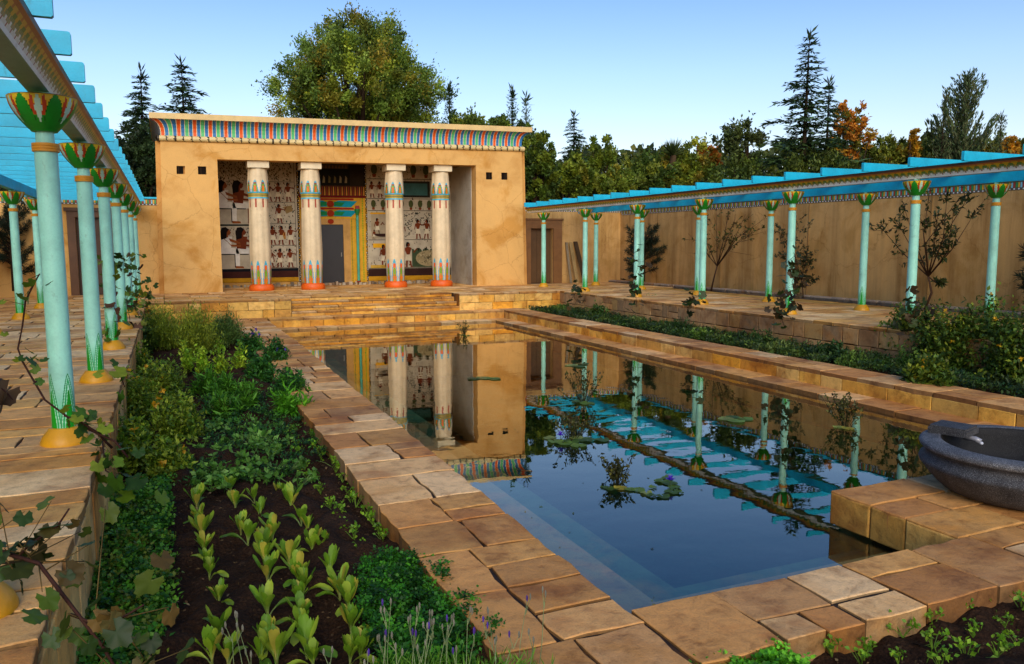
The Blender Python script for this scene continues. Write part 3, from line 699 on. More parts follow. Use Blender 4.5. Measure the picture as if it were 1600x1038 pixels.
    for x, z, h in ((7.15, 1.68, .35), (8.1, .66, .6), (9.9, .66, .6), (8.25, 1.68, .6), (9.75, 1.68, .6), (9.95, 3.2, .6), (7.62, .66, .5)): mural_fig(m, x, z, h, rg.choice((-1, 1)), YB, rg.randint(0, 2))
    # orchard / people under a trellis
    for _ in range(240):
        x, z = rg.uniform(8.1, 10.1), rg.uniform(1.75, 2.66)
        if 8.6 < x < 9.5 and z < 2.3: continue
        a = rg.uniform(0, pi); m.poly([(x+.045*cos(a), YB-.003, z+.045*sin(a)), (x-.015*sin(a), YB-.003, z+.015*cos(a)), (x-.045*cos(a), YB-.003, z-.045*sin(a)), (x+.015*sin(a), YB-.003, z-.015*cos(a))], c('26241a'))
    for x, f in ((8.85, 1), (9.2, -1)): mural_fig(m, x, 1.68, .74, f, YB, 1)
    strip(m, 7.05, 7.9, 1.7, 2.6, c('a8987a'), 2); strip(m, 7.02, 7.95, 2.6, 2.66, YEL, 3)
    for x, f in ((7.28, 1), (7.68, -1)): mural_fig(m, x, 1.86, .6, f, YB, 0)
    m.poly([(7.48+.34*cos(a), YB-.006, 1.88+.12*sin(a)) for a in np.linspace(pi, 2*pi, 9)], c('35201a'))
    mural_fig(m, 7.5, .66, .82, 1, YB, 2); strip(m, 7.1, 7.9, 1.36, 1.52, YEL, 2); strip(m, 7.0, 7.95, .6, .72, c('c09a3c'), 2)
    mural_fig(m, 8.45, .62, .95, 1, YB, 0)
    m.poly([(8.6, YB-.003, .62), (10.1, YB-.003, .62), (10.1, YB-.003, 1.3), (8.6, YB-.003, 1.3)], c('3c4a32'))
    m.poly([(9.25+.5*cos(a), YB-.005, .95+.3*sin(a)) for a in np.linspace(0, 2*pi, 25)[:-1]], c('9a8a64'))
    for _ in range(90):
        a, r0 = rg.uniform(0, 2*pi), rg.uniform(0, .44); x, z = 9.25+r0*cos(a), .95+.6*r0*sin(a)
        m.poly([(x, YB-.0065, z), (x+.05, YB-.0065, z+.01), (x+.02, YB-.0065, z+.04)], rg.choice([c('3a3424'), c('6a5c3c'), c('c0b48c')]))
    for k in range(10): m.poly([(8.65+k*.145, YB-.005, 1.34), (8.78+k*.145, YB-.005, 1.34), (8.715+k*.145, YB-.005, 1.2)][::1], c('26241a') if k % 2 else c('b5aa92'))
    m.build('mural', M['mural'], t, shear=SH)
    # doorway between the murals
    ds = MB(); T = c('b98e50')
    ds.box(4.45, 5.08, YB-.05, YB+.035, .1, 2.42, T); ds.box(6.0, 6.26, YB-.05, YB+.035, .1, 2.42, T); ds.box(5.08, 6.0, YB-.05, YB+.035, 2.22, 2.42, T)
    ds.box(6.262, 6.84, YB-.03, YB+.035, .1, 3.2, c('c8982c'))
    for k in range(42): ds.box(6.3, 6.335, YB-.036, YB-.031, .16+k*.055, .19+k*.055, c('3c6a34'))
    for k in range(34): ds.box(6.71, 6.75, YB-.036, YB-.031, .16+k*.09, .22+k*.09, c('6f9c28'))
    sun_ = [(5.55+.11*cos(a), 2.33+.09*sin(a)) for a in np.linspace(0, 2*pi, 17)[:-1]]; ds.prism(sun_, YB-.075, YB-.051, 'y', c('8e2c14'))
    ds.build('door_surround', M['mural'], t, shear=SH)
    m = MB(); m.box(5.08, 6.0, YB-.01, YB+.03, .1, 2.219, c('1d1d20')); m.box(5.9, 5.93, YB-.035, YB-.011, 1.05, 1.2, c('77736a')); m.build('door', M['wood'], t, shear=SH)
    m = MB(); m.box(4.45, 6.62, YB-.06, YB+.035, 2.422, 3.18, c('c8982c'))
    for z0 in (2.5, 2.84):
        m.box(4.5, 6.3, YB-.068, YB-.061, z0-.01, z0+.25, c('8e2c14') if 0 else c('a88020'))
        for f in (-1, 1):
            wing = [(5.55+f*.12, z0+.02), (5.55+f*.75, z0+.0), (5.55+f*.98, z0+.22), (5.55+f*.3, z0+.24), (5.55+f*.12, z0+.18)]
            m.prism(wing, YB-.078, YB-.069, 'y', c('128aa0')); m.prism([(5.55+f*.12, z0+.05), (5.55+f*.4, z0+.04), (5.55+f*.52, z0+.17), (5.55+f*.14, z0+.2)], YB-.084, YB-.079, 'y', c('1c7a44'))
        m.prism([(5.55+.13*cos(a), z0+.12+.12*sin(a)) for a in np.linspace(0, 2*pi, 15)[:-1]], YB-.09, YB-.079, 'y', c('8e2c14'))
        m.box(4.48, 6.4, YB-.074, YB-.062, z0+.262, z0+.32, c('8e1f1c'))
    m.build('winged_panel', M['mural'], t, shear=SH)
    m = MB(); m.box(4.45, 6.84, YB-.08, YB+.035, 3.182, 3.25, c('6e1a18')); m.box(4.45, 6.84, YB-.05, YB+.035, 3.252, 3.62, c('4a2c1c'))
    for k in range(30): m.prism([(4.47+k*.079, 3.27), (4.52+k*.079, 3.27), (4.505+k*.079, 3.58), (4.485+k*.079, 3.58)], YB-.07, YB-.052, 'y', c('c08830') if k % 2 else c('8c3a20'))
    m.build('spiked_band', M['mural'], t, shear=SH)
    m = MB(); m.box(4.45, 6.84, YB-.02, YB+.035, 3.622, 4.44, c('1b1d18')); m.box(6.3, 6.8, YB-.03, YB-.021, 3.64, 4.4, c('2e261c')); m.box(4.5, 6.25, YB-.03, YB-.021, 4.22, 4.4, c('4c4232'))
    for k in range(14): m.prism([(4.55+.12*k, 4.24), (4.64+.12*k, 4.24), (4.6+.12*k, 4.36)], YB-.034, YB-.031, 'y', c('7a5a30'))
    for k in range(7): m.prism([(4.9+.2*k, 3.72), (4.98+.2*k, 3.72), (4.99+.2*k, 3.9), (4.93+.2*k, 3.98)], YB-.034, YB-.021, 'y', rg.choice([c('6a6038'), c('3a4a34'), c('8c8060')]))
    m.build('dark_mural', M['mural'], t, shear=SH)
    m = MB(); m.lathe([(.05, .16), (.05, 2.55)], 16, 6.52, YB-.08, col=c('3f9c84')); m.lathe([(.075, .1), (.075, .159)], 16, 6.52, YB-.08, col=c('7a1c18'))
    m.lathe([(.05, 2.551), (.1, 2.74), (.1, 2.78)], 16, 6.52, YB-.08, col=c('1c7a34')); m.box(6.45, 6.59, YB-.15, YB-.01, 2.781, 2.9, c('8e1f1c')); m.build('colonnette', M['paint'], t, shear=SH)
    m = MB()   # unfinished rubble foot of the back wall
    for k in range(70):
        x = 1.6+k*.123; m.box(x, x+rg.uniform(.06, .14), YB-rg.uniform(.02, .16), YB+.02, 0.004, rg.uniform(.05, .15), rg.choice([c('a89c86'), c('8a7c66'), c('6a5f50')]))
    m.build('rubble_footing', M['stone'], t)
temple()

# ------------------------------------------------------------------ pergolas
MINT = c('9ce0c8'); CAPG, CAPY, CAPR, CAPW = c('128a20'), c('e0b81c'), c('b8401a'), c('b4dcc4')
PCOL = []
def pergola_column_mesh():
    parent = None; x = y = 0
    def cf(th, z, i):
        if z > 1.0 or z < .12: return MINT
        p = (th/(2*pi)*4+.06) % 1.0; e = abs(p-.5)*2; k = 1-(z-.12)/.42
        if k <= 0: return MINT
        s = min(1.02, k**.62*1.08)
        if e < (s-.42)*.85 and k > .3: return c('0a9a1c')
        if e < (s-.36)*.9: return c('b4ecd0')
        if e < s-.2: return c('23a85c')
        if e < s-.12: return c('b4ecd0')
        if e < s: return c('1c9450')
        return mixc(MINT, c('2fb070'), min(1, max(0, (k-.25)*1.6)))
    prof = [(.082, .1)]+[(.082-.0*(z), z) for z in np.arange(.12, .56, .006)]+[(.08, .58), (.079, 1.2), (.076, 2.18), (.063, 2.19), (.06, 2.33)]
    mb = MB(); mb.lathe(prof, 160, 0, 0, cf)
    s = mb.build('column', M['wood'], parent, True, None, R(35))
    mb = MB(); mb.lathe([(.168, -.002), (.168, .02), (.15, .06), (.118, .1), (.1, .125), (.084, .128)], 40, x, y, col=c('cf9410')); mb.build('column_base', M['wood'], s, True, None, R(35))
    mb = MB(); mb.lathe([(.077, 2.175), (.09, 2.18), (.09, 2.195), (.086, 2.197), (.09, 2.2), (.09, 2.215), (.086, 2.217), (.09, 2.22), (.09, 2.238), (.062, 2.242)], 40, x, y, col=c('d48f16')); mb.build('neck_band', M['wood'], s, True, None, R(35))
    def cc(th, z, i):
        k = max(0.0, (z-2.32)/.245)
        if k > 1: return c('6f5a14')
        a = abs(((th/(2*pi)*6+.5) % 1.0)-.5)*60       # degrees from the green petal's axis
        if a < 20*max(0, 1-k**1.7)**.62+(12 if k < .2 else 0): return CAPG
        if a < 20*max(0, 1-k**1.7)**.62+1.2 and .2 < k < .9: return c('0a4a14')
        if k > .24 and 30-a < 6.5*sin(pi*min(1, max(0, (k-.2)/.78)))**.8: return CAPW
        if k > .42 and abs(a-19.5) < 5.0*max(0, 1-((k-.5)/.48)**2)**.7: return CAPR
        return CAPY if k > .55 else CAPG
    prof = [(.06, 2.318), (.085, 2.322)]+[(.085+.14*(1-(1-k)**1.7), 2.325+.235*k) for k in np.linspace(.03, .985, 26)]+[(.228, 2.562), (.222, 2.568), (.19, 2.56), (.08, 2.54)]
    mb = MB(); mb.lathe(prof, 144, x, y, cc); mb.lathe([(.055, 2.54), (.055, 2.604)], 20, x, y, col=MINT); mb.build('lotus_capital', M['wood'], s, True, None, R(40))
    return s
def pergola_column(parent, x, y):
    if not PCOL: PCOL.append(pergola_column_mesh()); o = PCOL[0]; o.parent = parent
    else: o = copy_tree(PCOL[0], parent)
    w = wloc(parent); o.location = (x-w[0], y-w[1], -w[2]); o.rotation_euler = (0, 0, rs.choice((0, pi/2, pi))+rs.uniform(-.05, .05)); return o


def beam_front(name, parent, x, y0, y1, f):
    """painted beam, cavetto cornice on its pool side; f=+1 pool lies towards +x"""
    mb = MB(); mb.box(min(x-f*.09, x+f*.05), max(x-f*.09, x+f*.05), y0, y1, 2.605, 2.79, c('6b8f86'))
    prof = [(.05, 2.605), (.058, 2.635), (.07, 2.655), (.08, 2.675), (.09, 2.695), (.105, 2.715), (.12, 2.735), (.14, 2.755), (.145, 2.79)]
    n = int((y1-y0)/.02); b = len(mb.V)
    for i in range(n+1):
        y = y0+(y1-y0)*i/n
        for o, z in prof: mb.V.append((x+f*o, y, z))
    m = len(prof)
    for i in range(n):
        s = (i*.02) % .14; e = abs(s/.14-.5)*2; k = int(i*.02/.14)
        for j in range(m-1):
            z = (prof[j][1]+prof[j+1][1])/2
            if j == 7: col = c('3a2618')
            elif j == 6: col = c('a8622a')
            elif j == 5: col = c('c99c20') if e > .35 else c('b06a1c')
            elif j == 4: col = c('c8a422') if e > .5 else c('4f7a2c')
            elif j == 3: col = (c('4f8040') if int(i) % 2 else c('8a7a30')) if e < .75 else c('c9a428')
            elif j == 2: col = (c('7d9a6c') if int(i) % 2 else c('a08048')) if e > .25 else c('e0e4da')
            elif j == 1: col = c('8c4a40') if e > .75 else c('e0e4da')
            else: col = c('e0e4da')
            q = (b+i*m+j, b+i*m+j+1, b+(i+1)*m+j+1, b+(i+1)*m+j)
            mb.F.append(q if f < 0 else q[::-1]); mb.C.append(col)
    lo, hi = sorted((x+f*.05, x+f*.14))
    mb.box(lo, hi, y0, y1, 2.791, 2.797, c('2a2420'))
    for yy in (y0-.002, y1+.002): mb.prism([(x+f*o, z) for o, z in prof]+[(x+f*.05, 2.79)], yy-.002, yy+.002, 'y', c('8c7434'))
    return mb.build(name, M['wood'], parent)

def slat(parent, x0, x1, y, tipped):
    mb = MB(); r = .016
    def tip(x, s): return [(x-s*0, 2.798), (x, 2.80), (x, 2.955-r), (x-s*r*.3, 2.955-r*.3), (x-s*r, 2.955)]
    a = [(x0, 2.81), (x0, 2.955-r), (x0+r*.3, 2.955-r*.3), (x0+r, 2.955), (x1-r, 2.955), (x1-r*.3, 2.955-r*.3), (x1, 2.955-r), (x1, 2.81), (x1-.01, 2.80), (x0+.01, 2.80)]
    k = rs.uniform(-.02, .02)
    mb.prism(a, y-.025+k*.3, y+.025+k*.3, 'y', mixc(CY, CYD, rs.random()*.5)); return mb.build('slat', M['wood'], parent)

def pergolas():
    t = thing('pergola', 'turquoise slatted pergola on mint lotus columns, over the left walkway', 'pergola', (-1.8, 12, 0))
    for k in range(-1, 7): pergola_column(t, -.772-(.03 if k < 0 else 0), 6.79+3*k-(.06 if k < 0 else 0))
    for k in range(-1, 7): pergola_column(t, -2.78, 6.79+3*k)
    beam_front('beam', t, -.772, 1.6, 26.4, 1)
    mb = MB(); mb.box(-2.84, -2.72, 1.6, 26.4, 2.605, 2.797, CY); mb.build('beam', M['wood'], t)
    for k in range(-3, 22): slat(t, -3.3, -.53, 5.40+1.0*k-.01, 0)
    t = thing('pergola', 'turquoise slatted pergola on mint lotus columns, along the right garden wall', 'pergola', (13.2, 14, 0))
    for k in range(8): pergola_column(t, 12.12, 25.06-3*k)
    for k in range(8): pergola_column(t, 14.21, 25.06-3*k)
    beam_front('beam', t, 12.12, 2.5, 26.3, -1)
    mb = MB(); mb.box(14.15, 14.27, 2.5, 26.3, 2.605, 2.797, CY); mb.build('beam', M['wood'], t)
    for k in range(24): slat(t, 11.78, 14.75, 25.95-1.0*k, 0)
pergolas()

# ------------------------------------------------------------------ granite bowl
def bowl():
    cx, cy = 6.19, 4.02
    t = thing('stone_bowl', 'wide dark granite basin with a ridged rim, on the sandstone spur by the pool', 'basin', (cx, cy, CZ))
    prof = [(.0, -.498), (.50, -.498), (.56, -.475), (.615, -.43), (.665, -.375), (.705, -.32), (.735, -.285), (.742, -.265), (.735, -.245), (.708, -.225), (.698, -.205), (.70, -.185), (.718, -.165), (.736, -.15), (.745, -.13), (.738, -.112), (.715, -.102), (.60, -.096), (.585, -.098), (.572, -.115), (.566, -.16), (.555, -.27), (.49, -.37), (.34, -.42), (.0, -.43)]
    mb = MB(); mb.lathe(prof, 96, cx, cy, lambda th, z, i: (.2, .19, .18) if i >= 18 else ((2.3, 2.3, 2.25) if i >= 13 else (1.25, 1.25, 1.25)), cap=False); mb.build('bowl', M['granite'], t, True, None, R(60))  # shade of the hollow painted into the inner granite; rim tinted lighter
    mb = MB(); d = np.array((cx, cy))-atZ(1478, 665, -.04)[:2]; 
    a = atZ(1485, 674, -.09); ang = math.atan2(cy-a[1], cx-a[0]); ux, uy = cos(ang), sin(ang)
    def P(u, v, z): return (a[0]+ux*u-uy*v, a[1]+uy*u+ux*v, z)
    for u0, u1, v0, v1, z0, z1 in ((-.13, .17, -.14, .14, -.097, -.05), (-.12, .16, -.13, .13, -.0498, -.03)):
        mb.add([P(u0,v0,z0),P(u1,v0,z0),P(u1,v1,z0),P(u0,v1,z0),P(u0,v0,z1),P(u1,v0,z1),P(u1,v1,z1),P(u0,v1,z1)], [(0,3,2,1),(4,5,6,7),(0,1,5,4),(1,2,6,5),(2,3,7,6),(3,0,4,7)], (1, 1, 1))
    mb.build('spout_block', M['granite'], t)
    mb = MB(); mb.tube([P(.1, .02, -.125), P(.19, .02, -.125), P(.23, .02, -.14)], .022, 12, c('8a8a90')); mb.tube([P(.14, .02, -.125), P(.14, .02, -.097)], .012, 8, c('55555a'))
    mb.lathe([(.008, -.165), (.016, -.158), (.016, -.148), (.008, -.14)], 14, *P(.235, .02, 0)[:2], col=c('b8b8be')); mb.build('water_spout', M['metal'], t, True)
bowl()

# planks
def planks():
    for i, (x, w, h, dx, lab) in enumerate(((13.95, .09, 1.55, .05, 'narrow grey plank, leftmost of three leaning on the wall right of the temple doorway'),
                                 (14.1, .13, 1.55, .12, 'pale tan plank, middle of three leaning on the wall right of the temple doorway'),
                                 (14.3, .16, 1.58, .22, 'wide dark brown plank, rightmost of three leaning on the wall right of the temple doorway'))):
        o = thing('plank', lab, 'plank', (x+dx, 26.6, 0), 'planks leaning on the wall')
        mb = MB(); y0, y1 = 26.62-.05*i, 26.93
        mb.add([(x+dx, y0, .001), (x+dx+w, y0, .001), (x+dx+w, y0+.04, .001), (x+dx, y0+.04, .001), (x, y1, h), (x+w, y1, h), (x+w, y1+.04, h-.01), (x, y1+.04, h-.01)],
               [(0,3,2,1),(4,5,6,7),(0,1,5,4),(1,2,6,5),(2,3,7,6),(3,0,4,7)], (c('8a7a60'), c('a88a58'), c('4a3826'))[i]); mb.build('board', M['bark'], o)
planks()
#PART4
# ------------------------------------------------------------------ foliage tools
def unit(a): return a/(np.linalg.norm(a, axis=-1, keepdims=True)+1e-9)
LEAF = (np.array([(0, 0, 0), (.45, .5, .06), (1, 0, -.05), (.45, -.5, .06), (.5, 0, -.03)], float), np.array([(0, 4, 1), (1, 4, 2), (2, 4, 3), (3, 4, 0)]))
QUAD = (np.array([(0, 0, 0), (.5, .5, .0), (1, 0, 0), (.5, -.5, .0)], float), np.array([(0, 1, 2, 3)]))
def _lobed():
    n = 30; pts = []
    for k in range(n):
        a = 2*pi*k/n; d = abs(((a+pi) % (2*pi))-pi)             # 0 at the tip, pi at the stalk
        r = .52+.045*cos(5*d)-.02*cos(10*d)+(.02 if k % 2 else -.02)
        if d > 2.9: r *= .35
        if d < .3: r += .07
        pts.append((.42+r*cos(a), r*sin(a)*1.05, .07*cos(5*d)*.5-.16*(r*sin(a))**2-.10*max(0, r*cos(a))**2))
    return np.array([(.36, 0, .02)]+pts), np.array([(0, 1+k, 1+(k+1) % n) for k in range(n)])
LOBED = _lobed()
def inst(T, pos, d, n, sc, col, wid=1.0, curl=None):
    TV, TF = T; N_ = len(pos); d = unit(d); s = unit(np.cross(n, d)); u = np.cross(d, s)
    sc = np.broadcast_to(np.asarray(sc, float), (N_,))[:, None, None]; wid = np.broadcast_to(np.asarray(wid, float), (N_,))[:, None, None]
    V = pos[:, None, :]+sc*(TV[None, :, 0:1]*d[:, None, :]+TV[None, :, 1:2]*wid*s[:, None, :]+TV[None, :, 2:3]*u[:, None, :])
    F = (TF[None]+(np.arange(N_)*len(TV))[:, None, None]).reshape(-1, TF.shape[1])
    return V.reshape(-1, 3), F, np.repeat(col, len(TF), axis=0)
def join(parts):
    V, F, C, b = [], [], [], 0
    for v, f, k in parts: V.append(v); F.append(f+b); C.append(k); b += len(v)
    return np.concatenate(V), np.concatenate(F), np.concatenate(C)
def pal(rg, cols, n, jit=.18, w=None):
    P = np.array([c(h) for h in cols]); i = rg.choice(len(P), n, p=w); return P[i]*(1+rg.uniform(-jit, jit, (n, 1)))
def rdir(rg, n, up=0.0):
    v = rg.normal(size=(n, 3)); v[:, 2] += up; return unit(v)

GREENS = ('344414', '44561a', '586826', '66701e'); WARM = ('72741e', '868024', '948428', '666e1e')
def broad(label, x, y, h, rx, rz, cz, nc, nl, ls, cols, seed, group=None, trunk=.22, warm=None, sprig=.25, name='broadleaf_tree', z0=-.1, limbs=16, hollow=.3, cat='tree', rcs=(.10, .2), cj=.32):
    rg = np.random.default_rng(seed); t = thing(name, label, cat, (x, y, z0), group)
    C0 = np.array((x, y, cz)); d = rdir(rg, nc); r = rg.uniform(hollow, 1, nc)**.55
    lump = 1+.16*np.sin(3*np.arctan2(d[:, 1], d[:, 0])+seed)+.12*np.sin(5*d[:, 2]+2*seed)+rg.uniform(-.1, .08, nc)
    cl = C0+d*np.array((rx, rx, rz))*(r*lump)[:, None]
    rc = rg.uniform(*rcs, nc)*rx
    base = pal(rg, cols, nc, cj)*(1.55 if rx > 4 else 2.5)
    if warm is not None:
        wm = rg.random(nc) < warm; base[wm] = pal(rg, WARM, int(wm.sum()), .25)
    k = np.repeat(np.arange(nc), nl); n = len(k); off = rg.normal(size=(n, 3))*rc[k][:, None]*.5
    out = d[k]; al = np.abs(rg.normal(size=n))*rc[k]*sprig*2; off += unit(out+np.array((0, 0, .7)))*al[:, None]
    P = cl[k]+off; dr = unit(rdir(rg, n)+out*.6+np.array((0, 0, .35))); nn = unit(rdir(rg, n)+np.array((0, 0, .8)))
    V, F, C = inst(QUAD, P, dr, nn, ls*rg.uniform(.6, 1.3, n), base[k]*rg.uniform(.75, 1.25, (n, 1)), .55)
    npmesh('crown', V, F, C, M['tree'], t)
    mb = MB(); B = np.array((x, y, z0)); top = C0+np.array((rg.normal()*.2, 0, rz*.35)); tr = trunk
    mb.tube([B, B+(top-B)*.35+rg.normal(size=3)*.08, B+(top-B)*.7+rg.normal(size=3)*.12, top], [tr*1.2, tr, tr*.6, tr*.15], 8, c('3a2c20'))
    for i in rg.choice(nc, min(limbs, nc), replace=False):
        a = B+(cl[i]-B)*0+(top-B)*rg.uniform(.3, .7); m_ = (a+cl[i])/2+np.array((0, 0, -.1*rx)); mb.tube([a, m_, cl[i]], [tr*.4, tr*.25, tr*.06], 5, c('352a1f'))
    mb.build('trunk', M['bark'], t, True)
    return t

def conifer(label, x, y, h, r, seed, droop=.25, up=.0, whorls=26, cols=('1c2b14', '27391a', '314524', '1f3020'), z0=-.1, start=.12, lean=0, group=None, dens=1.0, power=.85, name='conifer', nb=6, wisp=.0):
    rg = np.random.default_rng(seed); t = thing(name, label, 'tree', (x, y, z0), group); mb = MB(); B = np.array((x, y, z0))
    ax = lambda s: B+np.array((lean*s*s*h, 0, s*h)); mb.tube([ax(s) for s in np.linspace(0, 1, 8)], [max(.012, .028*h*(1-s)*.7+.01) for s in np.linspace(0, 1, 8)], 7, c('33281e')); parts = []
    for i in range(whorls):
        s = start+(1-start)*(i/whorls)**.9; L_ = r*((1-s)/(1-start))**power*(1+wisp*sin(i*2.1))
        for b in range(nb):
            a = 2*pi*b/nb+i*2.4+rg.uniform(-.4, .4); l = L_*rg.uniform(.3, 1.2)+.06*r
            if rg.random() < .16: continue
            dr = np.array((cos(a), sin(a), up)); m = max(3, int(l/(.10*max(.6, r/2))))
            tt = np.linspace(.08, 1, m); pts = ax(s)+dr*(tt*l)[:, None]+np.array((0, 0, -1))*(droop*l*tt**1.6*(1-.8*tt*.5))[:, None]+np.array((0, 0, 1))*(up*.35*l*tt**2)[:, None]
            if l > .35: mb.tube([pts[0], pts[m//2], pts[-1]], [.012*h*.12+.012, .012, .005], 4, c('33281e'))
            q = int(7*dens); P = np.repeat(pts, q, axis=0); n = len(P); w = (1-np.repeat(tt, q)*.55)[:, None]
            P = P+rg.normal(size=(n, 3))*(.07*l*w+.03)*np.array((1, 1, .5))
            side = np.array((-sin(a), cos(a), 0)); dd = unit(dr*.8+side*rg.normal(size=(n, 1))*.8+rdir(rg, n)*.35+np.array((0, 0, up*.6-droop*.3)))
            parts.append(inst(QUAD, P, dd, unit(rdir(rg, n)*.8+np.array((0, 0, 1))), (.15*l+.12*sqrt(r))*rg.uniform(.6, 1.2, n), pal(rg, cols, n, .3)*2.3, .26))
    P = np.repeat(ax(1.0)[None], 14, axis=0)-np.array((0, 0, 1))*rg.uniform(0, .06*h, (14, 1)); parts.append(inst(QUAD, P, rdir(rg, 14, 2), rdir(rg, 14), .05*h, pal(rg, cols, 14), .2))
    V, F, C = join(parts); npmesh('crown', V, F, C, M['needle'], t); mb.build('trunk', M['bark'], t, True); return t

def upx(u, v, D): p = atD(u, v, D); return p
def Bt(label, u, vt, hw, D, cols, seed, vb=None, nc=70, nl=90, ls=None, **k):
    """broad tree whose crown spans u +- hw and tops out at v"""
    top = atD(u, vt, D); rx = hw/CAM_F*D; bot = atD(u, vb if vb else 330, D); rz = (top[2]-bot[2])/2*.93; cz = (top[2]+bot[2])/2
    return broad(label, top[0], top[1], top[2], rx*.86, max(.6, rz*.9), cz, nc, nl, ls or .0045*D, cols, seed, **k)
def Ct(label, u, vt, hw, D, seed, **k):
    top = atD(u, vt, D); return conifer(label, top[0], top[1], top[2]+.1, hw/CAM_F*D*1.3, seed, **k)

GT = 'trees beyond the garden walls'
def trees():
    Bt('huge round dark green tree with golden tufts, rising behind the temple roof', 556, 22, 138, 38, GREENS, 1, vb=250, nc=520, nl=250, ls=.135, warm=.2, trunk=.5, limbs=40, hollow=.3, sprig=.3, rcs=(.06, .13), cj=.45)
    Ct('thin wispy conifer with a bent tip, left of the temple', 216, 112, 46, 33, 2, lean=.01, whorls=26, group=GT, power=.75, wisp=.3, start=.3)
    Ct('open spiky conifer rising just behind the left end of the temple roof', 283, 94, 60, 36, 3, whorls=24, group=GT, power=.8, wisp=.3, start=.3)
    Bt('dense dark conifer mass filling the gap left of the temple', 215, 185, 44, 31, ('141f0d', '1b2912', '223014'), 4, vb=345, nc=160, nl=130, ls=.13, group=GT, name='evergreen_tree')
    Bt('dark evergreen seen under the left pergola roof', 60, 262, 70, 36, ('141f0d', '1b2912', '3a3212'), 5, vb=340, nc=110, nl=90, ls=.14, group=GT, name='evergreen_tree')
    Ct('small spiky conifer right beside the round tree', 702, 136, 20, 36, 6, up=.5, droop=0, whorls=22, group=GT, start=.45, nb=5)
    Ct('slim conifer tip above the right part of the temple roof', 800, 140, 18, 37, 7, up=.5, droop=0, whorls=22, group=GT, start=.5, nb=5)
    Ct('small pale conifer tip above the right end of the temple cornice', 822, 151, 15, 35, 8, up=.7, droop=0, whorls=18, group=GT, start=.5, cols=('3a4c34', '48584a', '3f5238'), nb=5)
    Bt('low bushy tree peeking over the temple roof beside the round tree', 735, 170, 62, 37, ('3a4612', '4c5216', '2a3a10'), 9, vb=300, nc=130, nl=100, group=GT, warm=.15)
    Bt('bushy green tree peeking over the right end of the temple roof', 790, 165, 42, 35, ('38460f', '4a5414', '2a380e'), 10, vb=320, nc=110, nl=100, group=GT)
    Bt('tall dark leafy tree against the right side of the temple', 838, 196, 34, 33, ('26340e', '33420f', '4a5414'), 11, vb=340, nc=150, nl=120, group=GT)
    Ct('narrow shaggy conifer standing between two rounder trees, right of the temple', 897, 181, 20, 37, 12, whorls=30, dens=1.5, power=.45, group=GT, start=.3)
    Bt('yellow green tree under the narrow shaggy conifer', 895, 232, 36, 36, ('445012', '566018', '33400f'), 13, vb=345, nc=120, nl=110, group=GT, warm=.1)
    Bt('airy tree with a thin leaning top right of the narrow conifer', 940, 214, 32, 38, ('38460f', '4a5414'), 14, vb=345, nc=80, nl=90, group=GT, sprig=.5)
    Bt('bright olive bush in the dip of the tree line', 960, 262, 46, 36, ('4a5416', '5c621a', '38460f'), 15, vb=345, nc=100, nl=100, group=GT, warm=.15)
    Bt('olive green tree with a ragged top above the far pergola', 1010, 236, 48, 38, ('3a4612', '4c5216', '2a3a10'), 16, vb=340, nc=120, nl=110, group=GT, sprig=.4)
    Bt('golden green rounded tree, left neighbour of the orange one', 1068, 222, 50, 39, ('4a5414', '66681a', '3a4612'), 17, vb=340, nc=140, nl=110, group=GT, warm=.35)
    Bt('small rusty orange tree glowing in the tree line', 1108, 228, 18, 41, ('6c3e0e', '7c4a12', '5c4812'), 18, vb=262, nc=50, nl=70, group=GT)
    palm_tuft(1052, 220, 38)
    Bt('slim open tree with a pointed airy crown, left of the tall conifer', 1160, 184, 36, 37, ('2a3414', '38421c', '343c20'), 19, vb=275, nc=75, nl=70, group=GT, sprig=.6, hollow=.1)
    Bt('low dark tree below the slim open tree', 1150, 250, 60, 36, ('26320f', '333f10', '3f4a14'), 20, vb=345, nc=120, nl=100, group=GT)
    Ct('tallest conifer with tiered branches and a bent tip', 1262, 50, 62, 36, 21, lean=.012, whorls=30, power=.85, wisp=.45, start=.2, nb=6, dens=.8)
    Ct('shorter conifer leaning on the right of the tallest one', 1296, 128, 38, 37, 22, whorls=28, wisp=.3, group=GT, start=.25)
    Bt('orange and gold autumn tree right of the two tall conifers', 1326, 150, 32, 39, ('7c5014', '8c5c16', '6c5414', '4a4812'), 23, vb=270, nc=75, nl=48, ls=.2, group=GT, sprig=.5, hollow=.1, name='autumn_tree')
    Bt('dark undergrowth tree below the tallest conifer', 1275, 238, 80, 36, ('26320f', '303a10', '3a4212'), 24, vb=340, nc=140, nl=100, group=GT)
    for i, (u, v, w, cl, lab) in enumerate(((1385, 214, 46, ('3a4414', '4a5016'), 'broad low olive tree just right of the autumn tree'), (1418, 212, 30, ('384214', '464c16'), 'low rounded tree left of the golden columnar shrub'),
             (1462, 208, 48, ('3c4414', '4c4e18'), 'wide dark olive tree left of the brushy pine'), (1545, 210, 50, ('4a4c14', '6a5c18'), 'olive tree tinged gold right of the brushy pine'), (1600, 216, 40, ('3c4414', '5c5018'), 'rounded tree at the right end of the tree line'))):
        Bt(lab, u, v, w, 40, cl, 30+i, vb=320, nc=110, nl=90, group=GT, warm=.2)
    Bt('golden columnar shrub standing up from the low tree line', 1431, 200, 9, 39, ('7a5c12', '6c5212'), 36, vb=262, nc=36, nl=60, group=GT)
    Bt('bright yellow columnar shrub near the right end of the tree line', 1582, 206, 12, 39, ('84641a', '785612'), 37, vb=262, nc=36, nl=60, group=GT)
